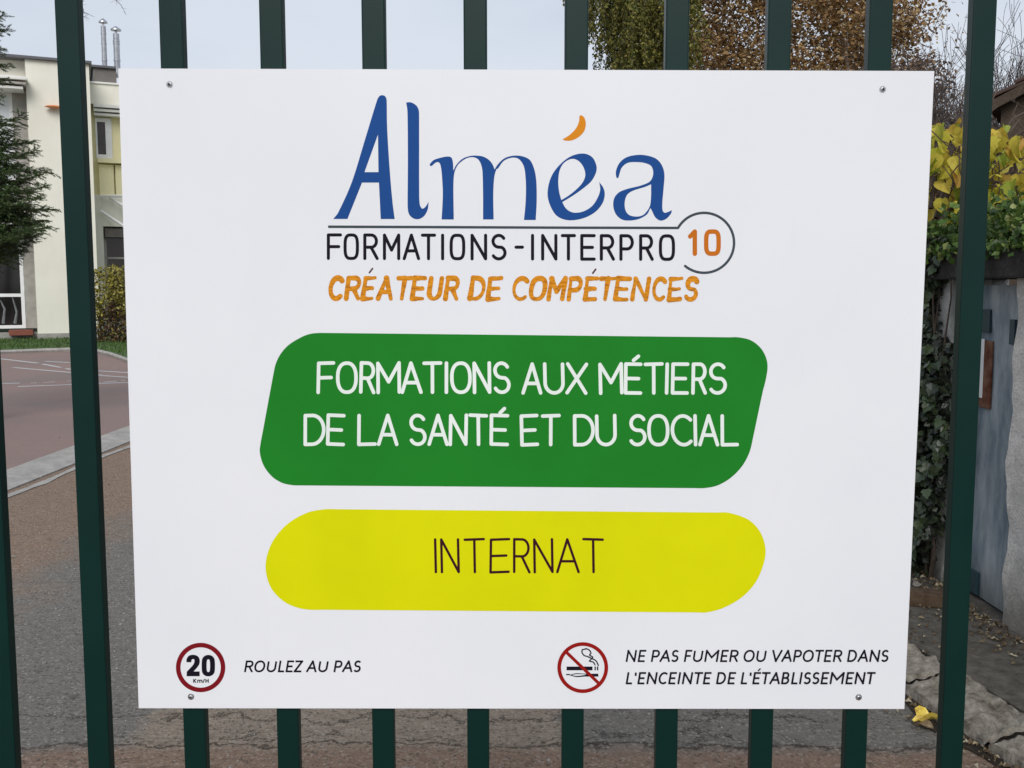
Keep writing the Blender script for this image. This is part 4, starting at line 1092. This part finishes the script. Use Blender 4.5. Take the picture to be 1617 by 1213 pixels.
# -- stroke font, unit box, y up
def arcp(cx, cy, rx, ry, a0, a1, n=14): return [(cx + rx * math.cos(R(a0 + (a1 - a0) * k / n)), cy + ry * math.sin(R(a0 + (a1 - a0) * k / n))) for k in range(n + 1)]
def sup(e, n=36):
    r = []
    for k in range(n):
        t = 2 * math.pi * k / n; c, s = math.cos(t), math.sin(t)
        r.append((.5 + .5 * math.copysign(abs(c) ** e, c), .5 + .5 * math.copysign(abs(s) ** e, s)))
    return r
def glyph(ch, e=.8):
    k = .77
    g = {
    'A': [[(0,0),(.5,1)], [(.5,1),(1,0)], [(.17,.33),(.83,.33)]],
    'B': [[(0,0),(0,1)], [(0,1),(.5,1)] + arcp(.5,.76,.38,.24,90,-90)[1:] + [(0,.52)], [(0,.52),(.5,.52)] + arcp(.55,.26,.45,.26,90,-90)[1:] + [(0,0)]],
    'C': [arcp(.62,.5,.62,.5,48,312,22)],
    'D': [[(0,0),(0,1)], [(0,1),(.35,1)] + arcp(.38,.5,.62,.5,86,-86,18) + [(.35,0),(0,0)]],
    'E': [[(0,0),(0,1)], [(0,1),(1,1)], [(0,.5),(.86,.5)], [(0,0),(1,0)]],
    'F': [[(0,0),(0,1)], [(0,1),(1,1)], [(0,.5),(.86,.5)]],
    'I': [[(.5,0),(.5,1)]],
    'H': [[(0,0),(0,1)], [(1,0),(1,1)], [(0,.5),(1,.5)]],
    'L': [[(0,1),(0,0)], [(0,0),(1,0)]],
    'M': [[(0,0),(0,1)], [(0,1),(.5,.36)], [(.5,.36),(1,1)], [(1,1),(1,0)]],
    'N': [[(0,0),(0,1)], [(0,1),(1,0)], [(1,0),(1,1)]],
    'P': [[(0,0),(0,1)], [(0,1),(.5,1)] + arcp(.55,.72,.45,.28,88,-88) + [(.5,.44),(0,.44)]],
    'R': [[(0,0),(0,1)], [(0,1),(.5,1)] + arcp(.52,.74,.42,.26,88,-88) + [(.5,.48),(0,.48)], [(.5,.48),(1,0)]],
    'S': [arcp(.5,.75,.46,.25,30,180,12) + arcp(.5,.75,.46,.25,180,262,5)[1:] + arcp(.5,.26,.5,.26,75,0,6)[1:] + arcp(.5,.26,.5,.26,0,-150,12)[1:]],
    'T': [[(0,1),(1,1)], [(.5,1),(.5,0)]],
    'U': [[(0,1),(0,.34)] + arcp(.5,.34,.5,.34,180,360,16)[1:] + [(1,1)]],
    'V': [[(0,1),(.5,0)], [(.5,0),(1,1)]],
    'X': [[(0,0),(1,1)], [(0,1),(1,0)]],
    'Z': [[(0,1),(1,1)], [(1,1),(0,0)], [(0,0),(1,0)]],
    '-': [[(0,.5),(1,.5)]], "'": [[(.80,1.04),(.80,.92),(.35,.72)]], '/': [[(0,0),(1,1)]],
    '1': [[(0,.78),(.75,1)], [(.75,1),(.75,0)]],
    '2': [arcp(.5,.72,.5,.28,170,-30,14) + [(.0,.0)], [(0,0),(1,0)]],
    'K': [[(0,0),(0,1)], [(0,.42),(1,1)], [(.25,.55),(1,0)]],
    'm': [[(0,0),(0,.7)], [(0,.5)] + arcp(.25,.5,.25,.2,150,0,8) + [(.5,0)], [(.5,.5)] + arcp(.75,.5,.25,.2,150,0,8) + [(1,0)]],
    }
    if ch in 'O0': return [('c', sup(e if ch == 'O' else .55))]
    return [('o', q) for q in g[ch]]
def text(ink, items, y0, y1, w, cap='round', e=.8, slant=0, jit=0, brush=False, slope=0.0, x_ref=0, mcentre=.36, amul=1):
    # items: (char, xleft, xright); y0 top, y1 bottom (outer extents) in photo pixels
    for ch, a, b in items:
        acc = ch == 'É'; c = 'E' if acc else ch
        dy = slope * ((a + b) / 2 - x_ref)
        h = (y1 - y0) - w; L0, L1 = a + w / 2, b - w / 2
        if c == 'I': L0 = L1 = (a + b) / 2
        jx = [rnd.uniform(-jit, jit) for _ in range(4)]
        def T(p):
            x = L0 + (L1 - L0) * p[0]; y = y1 - w / 2 - h * p[1] + dy
            x += slant * (h * (p[1] - .5)) + jx[0] * (p[1] - .5); y += jx[1] * (p[0] - .5)
            return (x, y)
        for kind, pl_ in glyph(c, e):
            q = [T(p) for p in pl_]
            if kind == 'o' and len(q) == 2 and brush: q = [q[0], (q[0][0]*.67+q[1][0]*.33+rnd.uniform(-.5,.5), q[0][1]*.67+q[1][1]*.33), (q[0][0]*.33+q[1][0]*.67, q[0][1]*.33+q[1][1]*.67+rnd.uniform(-.5,.5)), q[1]]
            if brush:
                f1, f2 = rnd.uniform(.95, 1.2), rnd.uniform(.6, .95); wf = lambda t, f1=f1, f2=f2: f1 * (1 - t) + f2 * t + .14 * math.sin(t * 9)
                if kind == 'c': ink.stroke(q, w, True, cap, lambda t: 1 + .15 * math.sin(t * 6.283) )
                else: ink.stroke(q, w, False, cap, wf)
            else: ink.stroke(q, w, kind == 'c', cap)
        if acc:
            xm = (a + b) / 2 + slant * h * .6
            ink.acc = (xm, y0 + dy)
            yield_acc.append((xm, y0 + dy))
yield_acc = []
z3 = lambda a, b: (500 + a / 5.39, 500 + b / 5.39)
z2 = lambda a, b: (780 + a / 3.79, 780 + b / 3.79)
z4 = lambda a, b: (400 + a / 3.85, 400 + b / 3.85)
z5 = lambda a, b: (800 + a / 3.85, 800 + b / 3.85)
z6 = lambda a, b: (400 + a / 1.972, 400 + b / 1.972)
i_ = Ink()
text(i_, [('F', *z3(88,218)), ('O', *z3(230,362)), ('R', *z3(398,530)), ('M', *z3(565,713)), ('A', *z3(733,882)), ('T', *z3(888,1018)), ('I', *z3(1060,1086)), ('O', *z3(1132,1266)), ('N', *z3(1310,1452)), ('S', *z3(1484,1617))],
     368.4, 410.4, 5.0, e=.62, slope=.0035, x_ref=520)
text(i_, [('-', *z2(123,180)), ('I', *z2(222,240)), ('N', *z2(282,380)), ('T', *z2(400,491)), ('E', *z2(516,609)), ('R', *z2(633,724)), ('P', *z2(750,837)), ('R', *z2(868,956)), ('O', *z2(986,1083))], 368.4, 410.4, 5.0, e=.62, slope=.0035, x_ref=520)
i_.build('lettering', M['black'])
i_ = Ink(); text(i_, [('1', *z2(1160,1224)), ('0', *z2(1256,1357))], 362.5, 404.5, 7.0); i_.build('number', M['orange10'])
i_ = Ink(); yield_acc.clear()
text(i_, [('C', *z3(100,228)), ('R', *z3(243,385)), ('E', *z3(385,505)), ('A', *z3(512,662)), ('T', *z3(665,812)), ('E', *z3(805,932)), ('U', *z3(943,1075)), ('R', *z3(1088,1222)), ('D', *z3(1298,1442)), ('E', *z3(1448,1582))],
     435, 475, 7.6, jit=1.4, brush=True, slant=.13, slope=.003, x_ref=520)
text(i_, [('C', *z2(106,205)), ('O', *z2(210,318)), ('M', *z2(322,432)), ('P', *z2(440,530)), ('E', *z2(538,625)), ('T', *z2(618,730)), ('E', *z2(720,817)), ('N', *z2(823,932)), ('C', *z2(943,1030)), ('E', *z2(1038,1132)), ('S', *z2(1138,1226))],
     435, 475, 7.4, jit=1.4, brush=True, slant=.13, slope=.003, x_ref=520)
i_.build('lettering', M['brush'])
i_ = Ink(); i_.stroke([(583.5, 430.5), (588.5, 424)], 2.6); i_.stroke([(936, 431.5), (940.5, 425.5)], 2.8); i_.build('accent_mark', M['brown_accent'])
# -- banners
Z4 = lambda p: [((400 + q[0] / 3.85), (510 + q[1] / 3.85), *q[2:]) for q in p]
Z5 = lambda p: [((800 + q[0] / 3.85), (510 + q[1] / 3.85), *q[2:]) for q in p]
Z6 = lambda p: [((400 + q[0] / 1.972), (790 + q[1] / 1.972), *q[2:]) for q in p]
gp = Z4([(125,300),(140,240),(172,180),(222,128),(300,82),(350,65),(400,60),(450,60)]) + Z5([(1350,88),(1405,88),(1480,105),(1540,150),(1575,210),(1585,270),(1573,350),(1555,420),(1500,680),(1475,785),(1430,870),(1360,942),(1280,988),(1200,1004),(1140,1004)]) + Z4([(300,986),(235,984),(170,968),(110,928),(62,862),(40,785),(45,730),(60,650)])
GREEN = Ink(BASE + .0001); GREEN.poly(smooth(gp)); gb = GREEN.build('banner', M['green_ink'], label='green banner with two lines of white capitals')
yp = Z6([(260,27),(225,27),(170,37),(110,70),(66,118),(43,170),(39,220),(56,273),(95,314),(140,334),(180,340),(220,340),(1380,349),(1410,349),(1460,336),(1520,302),(1565,252),(1590,190),(1593,145),(1576,97),(1540,60),(1480,39),(1440,38)])
YEL = Ink(BASE + .0001); YEL.poly(smooth(yp)); yb = YEL.build('banner', M['yellow_ink'], label='yellow banner with the word INTERNAT')
i_ = Ink(BASE + .0002)
gs = dict(e=.85, jit=1.2, slope=.001, x_ref=650)
text(i_, [('F', *z4(386,497)), ('O', *z4(503,636)), ('R', *z4(645,745)), ('M', *z4(748,898)), ('A', *z4(893,1028)), ('T', *z4(1028,1150)), ('I', *z4(1160,1188)), ('O', *z4(1196,1328)), ('N', *z4(1333,1446)), ('S', *z4(1455,1564))], 570.5, 622, 5.6, **gs)
text(i_, [('A', *z5(90,218)), ('U', *z5(222,352)), ('X', *z5(358,493)), ('M', *z5(558,708)), ('E', *z5(712,824)), ('T', *z5(832,954)), ('I', *z5(960,986)), ('E', *z5(998,1108)), ('R', *z5(1122,1218)), ('S', *z5(1225,1338))], 572, 623, 5.6, **gs)
text(i_, [('D', *z4(306,440)), ('E', *z4(444,560)), ('L', *z4(632,752)), ('A', *z4(752,883)), ('S', *z4(945,1054)), ('A', *z4(1058,1188)), ('N', *z4(1188,1304)), ('T', *z4(1308,1428)), ('E', *z4(1436,1555))], 653, 704, 5.6, **gs)
text(i_, [('E', *z5(80,195)), ('T', *z5(207,328)), ('D', *z5(402,535)), ('U', *z5(537,668)), ('S', *z5(740,850)), ('O', *z5(853,988)), ('C', *z5(995,1124)), ('I', *z5(1130,1160)), ('A', *z5(1162,1290)), ('L', *z5(1298,1410))], 653.5, 704.5, 5.6, **gs)
i_.stroke([(800 + 770/3.85, 510 + 228/3.85), (800 + 800/3.85, 510 + 203/3.85)], 5.6); i_.stroke([(400 + 1500/3.85, 510 + 546/3.85), (400 + 1526/3.85, 510 + 520/3.85)], 5.6)
o = i_.build('lettering', M['white_ink'], gb)
i_ = Ink(BASE + .0002)
text(i_, [('I', *z6(563,571)), ('N', *z6(582,642)), ('T', *z6(655,722)), ('E', *z6(735,799)), ('R', *z6(808,863)), ('N', *z6(871,934)), ('A', *z6(941,1015)), ('T', *z6(1024,1092))], 849.5, 905, 4.0, jit=1.2)
i_.build('lettering', M['maroon'], yb)
# -- small italic lines
ADV = dict(A=1185, B=1114, C=1092, D=1260, E=1000, É=1000, F=941, I=516, L=861, M=1751, N=1322, O=1356, P=1058, R=1112, S=941, T=998, U=1314, V=1162, Z=959)
def italic(ink, s, x0, x1, y0, y1, w=3.0, slope=0.0):
    sb_ = dict(A=10, V=10, T=15, O=70, C=70, S=60, L=130, E=130, É=130, F=130, Z=40, M=130); tot = 0; pos = []
    for ch in s:
        ad = 463 if ch == ' ' else (430 if ch == "'" else ADV[ch]); 
        l_ = sb_.get(ch, 130); r_ = dict(E=80, É=80, F=50, L=20, P=60, R=20, S=60).get(ch, l_)
        pos.append((ch, tot + l_, tot + ad - r_)); tot += ad
    sl = .16 * (y1 - y0)
    mn_, mx_ = pos[0][1], pos[-1][2]; k = (x1 - x0 - sl) / (mx_ - mn_)
    items = [(c, x0 + sl/2 + (a - mn_) * k, x0 + sl/2 + (b - mn_) * k) for c, a, b in pos if c != ' ']
    text(ink, items, y0, y1, w, cap='square', e=.92, slant=.17, slope=slope, x_ref=x0)
    for c, a, b in items:
        if c == 'É': xm = (a + b) / 2 + 2; ink.stroke([(xm, y0 - 1.8), (xm + 4, y0 - 5.6)], 2.0, cap='butt')
i_ = Ink(); italic(i_, 'ROULEZ AU PAS', 385.3, 571.5, 1042.2, 1061); i_.build('lettering', M['black'])
i_ = Ink(); italic(i_, 'NE PAS FUMER OU VAPOTER DANS', 987.3, 1404, 1025.9, 1045.3); italic(i_, "L'ENCEINTE DE L'ÉTABLISSEMENT", 987.3, 1382, 1060.8, 1080.2); i_.build('lettering', M['black'])
# -- 20 km/h roundel
def disc(c, r, n=48): return [(c[0] + r * math.cos(2*math.pi*k/n), c[1] + r * math.sin(2*math.pi*k/n)) for k in range(n)]
c20 = (316.8, 1053.3); i_ = Ink(); i_.stroke(disc(c20, 35.4), 7.2, True); sy = i_.build('speed_symbol', M['red'])
z7 = lambda a, b: (260 + a / 4.756, 260 + b / 4.756)
i_ = Ink()
Z7 = lambda p: [((260 + q[0] / 4.756), (1000 + q[1] / 4.756), *q[2:]) for q in p]
i_.poly(smooth(Z7([(164,214,1),(165,190),(183,165),(213,158),(245,166),(262,190),(262,222),(248,248),(218,283,1),(263,283,1),(263,319,1),(165,319,1),(166,285,1),(215,232),(224,208),(222,194),(212,190),(202,198),(200,214,1)]))) 
i_.poly(smooth(Z7([(328,159),(355,166),(374,190),(378,240),(374,290),(355,313),(328,320),(300,313),(282,290),(278,240),(282,190),(301,166)])), [smooth(Z7([(328,192),(318,200),(315,240),(318,280),(328,288),(338,280),(341,240),(338,200)]))])
text(i_, [('K', *z7(214,240)), ('m', *z7(244,284)), ('/', *z7(284,304)), ('H', *z7(306,331))], 1070.6, 1078.2, 1.6, cap='butt')
i_.build('number', M['black'], sy)
# -- no smoking roundel
Z8 = lambda p: [((860 + q[0] / 2.837), (1000 + q[1] / 2.837), *q[2:]) for q in p]
i_ = Ink(BASE + .0001)
i_.poly([q[:2] for q in Z8([(97,148),(213,148),(213,165),(97,165)])]); i_.poly([q[:2] for q in Z8([(222,148),(228,148),(228,165),(222,165)])]); i_.poly([q[:2] for q in Z8([(233,148),(239,148),(239,165),(233,165)])])
i_.stroke([q[:2] for q in Z8([(95,184),(112,184)])], 2, cap='butt'); i_.poly(smooth(Z8([(108,186,1),(140,178),(180,180),(238,180,1),(240,193,1),(180,193),(140,195)])), [smooth(Z8([(122,186),(145,182),(185,184),(145,190)]))])
i_.stroke([q[:2] for q in smooth(Z8([(170,72),(166,84),(175,98),(190,103),(210,112),(228,122),(237,138),(238,143)]), 5)[:36]], 2.0)
i_.stroke([q[:2] for q in smooth(Z8([(182,70),(198,74),(206,88),(200,97),(214,106),(204,118),(200,124),(216,128),(224,140)]), 5)[:41]], 2.0)
i_.stroke([q[:2] for q in Z8([(172,72),(182,69)])], 2.0)
cg = i_.m
i2 = Ink(BASE + .0003); cn = (919.7, 1053.8); i2.stroke(disc(cn, 37.2), 5.8, True); i2.stroke([(cn[0] - 26.5, cn[1] - 25), (cn[0] + 26.5, cn[1] + 26)], 5.0, cap='butt')
ns = i2.build('no_smoking_symbol', M['red2']); i_.build('cigarette', M['black'], ns)
# -- screws
for px, py in ((268.5, 133.5), (1393.5, 142), (301.5, 1099.5), (1355, 1101)):
    p = sp3(px, py); sc_ = empty('screw', (p.x, -.0012, p.z - EYE)); sc_.parent = sg; sc_.scale = (.68, .8, .68)
    n = 16; m = MB(); prof = [(.0052, 0.), (.0052, -.0010), (.0042, -.0026), (.0027, -.0032)]
    vs = [(r_ * math.cos(2*math.pi*k/n), y_, r_ * math.sin(2*math.pi*k/n)) for r_, y_ in prof for k in range(n)]
    m.add(vs, [(i*n+k, i*n+(k+1) % n, (i+1)*n+(k+1) % n, (i+1)*n+k) for i in range(3) for k in range(n)])
    m.build('screw_head', M['steel'], sc_, smooth=False)
    m = MB(); m.add([(.0027 * math.cos(k*math.pi/3), -.0022, .0027 * math.sin(k*math.pi/3)) for k in range(6)], [tuple(range(6))]); m.build('socket', M['dark_recess'], sc_)
    m = MB(); vs = [(r_ * math.cos(2*math.pi*k/n), -.0003, r_ * math.sin(2*math.pi*k/n)) for r_ in (.0075, .0040) for k in range(n)]
    m.add(vs, [(k, (k+1) % n, n+(k+1) % n, n+k) for k in range(n)]); m.build('washer', M['steel'], sc_)
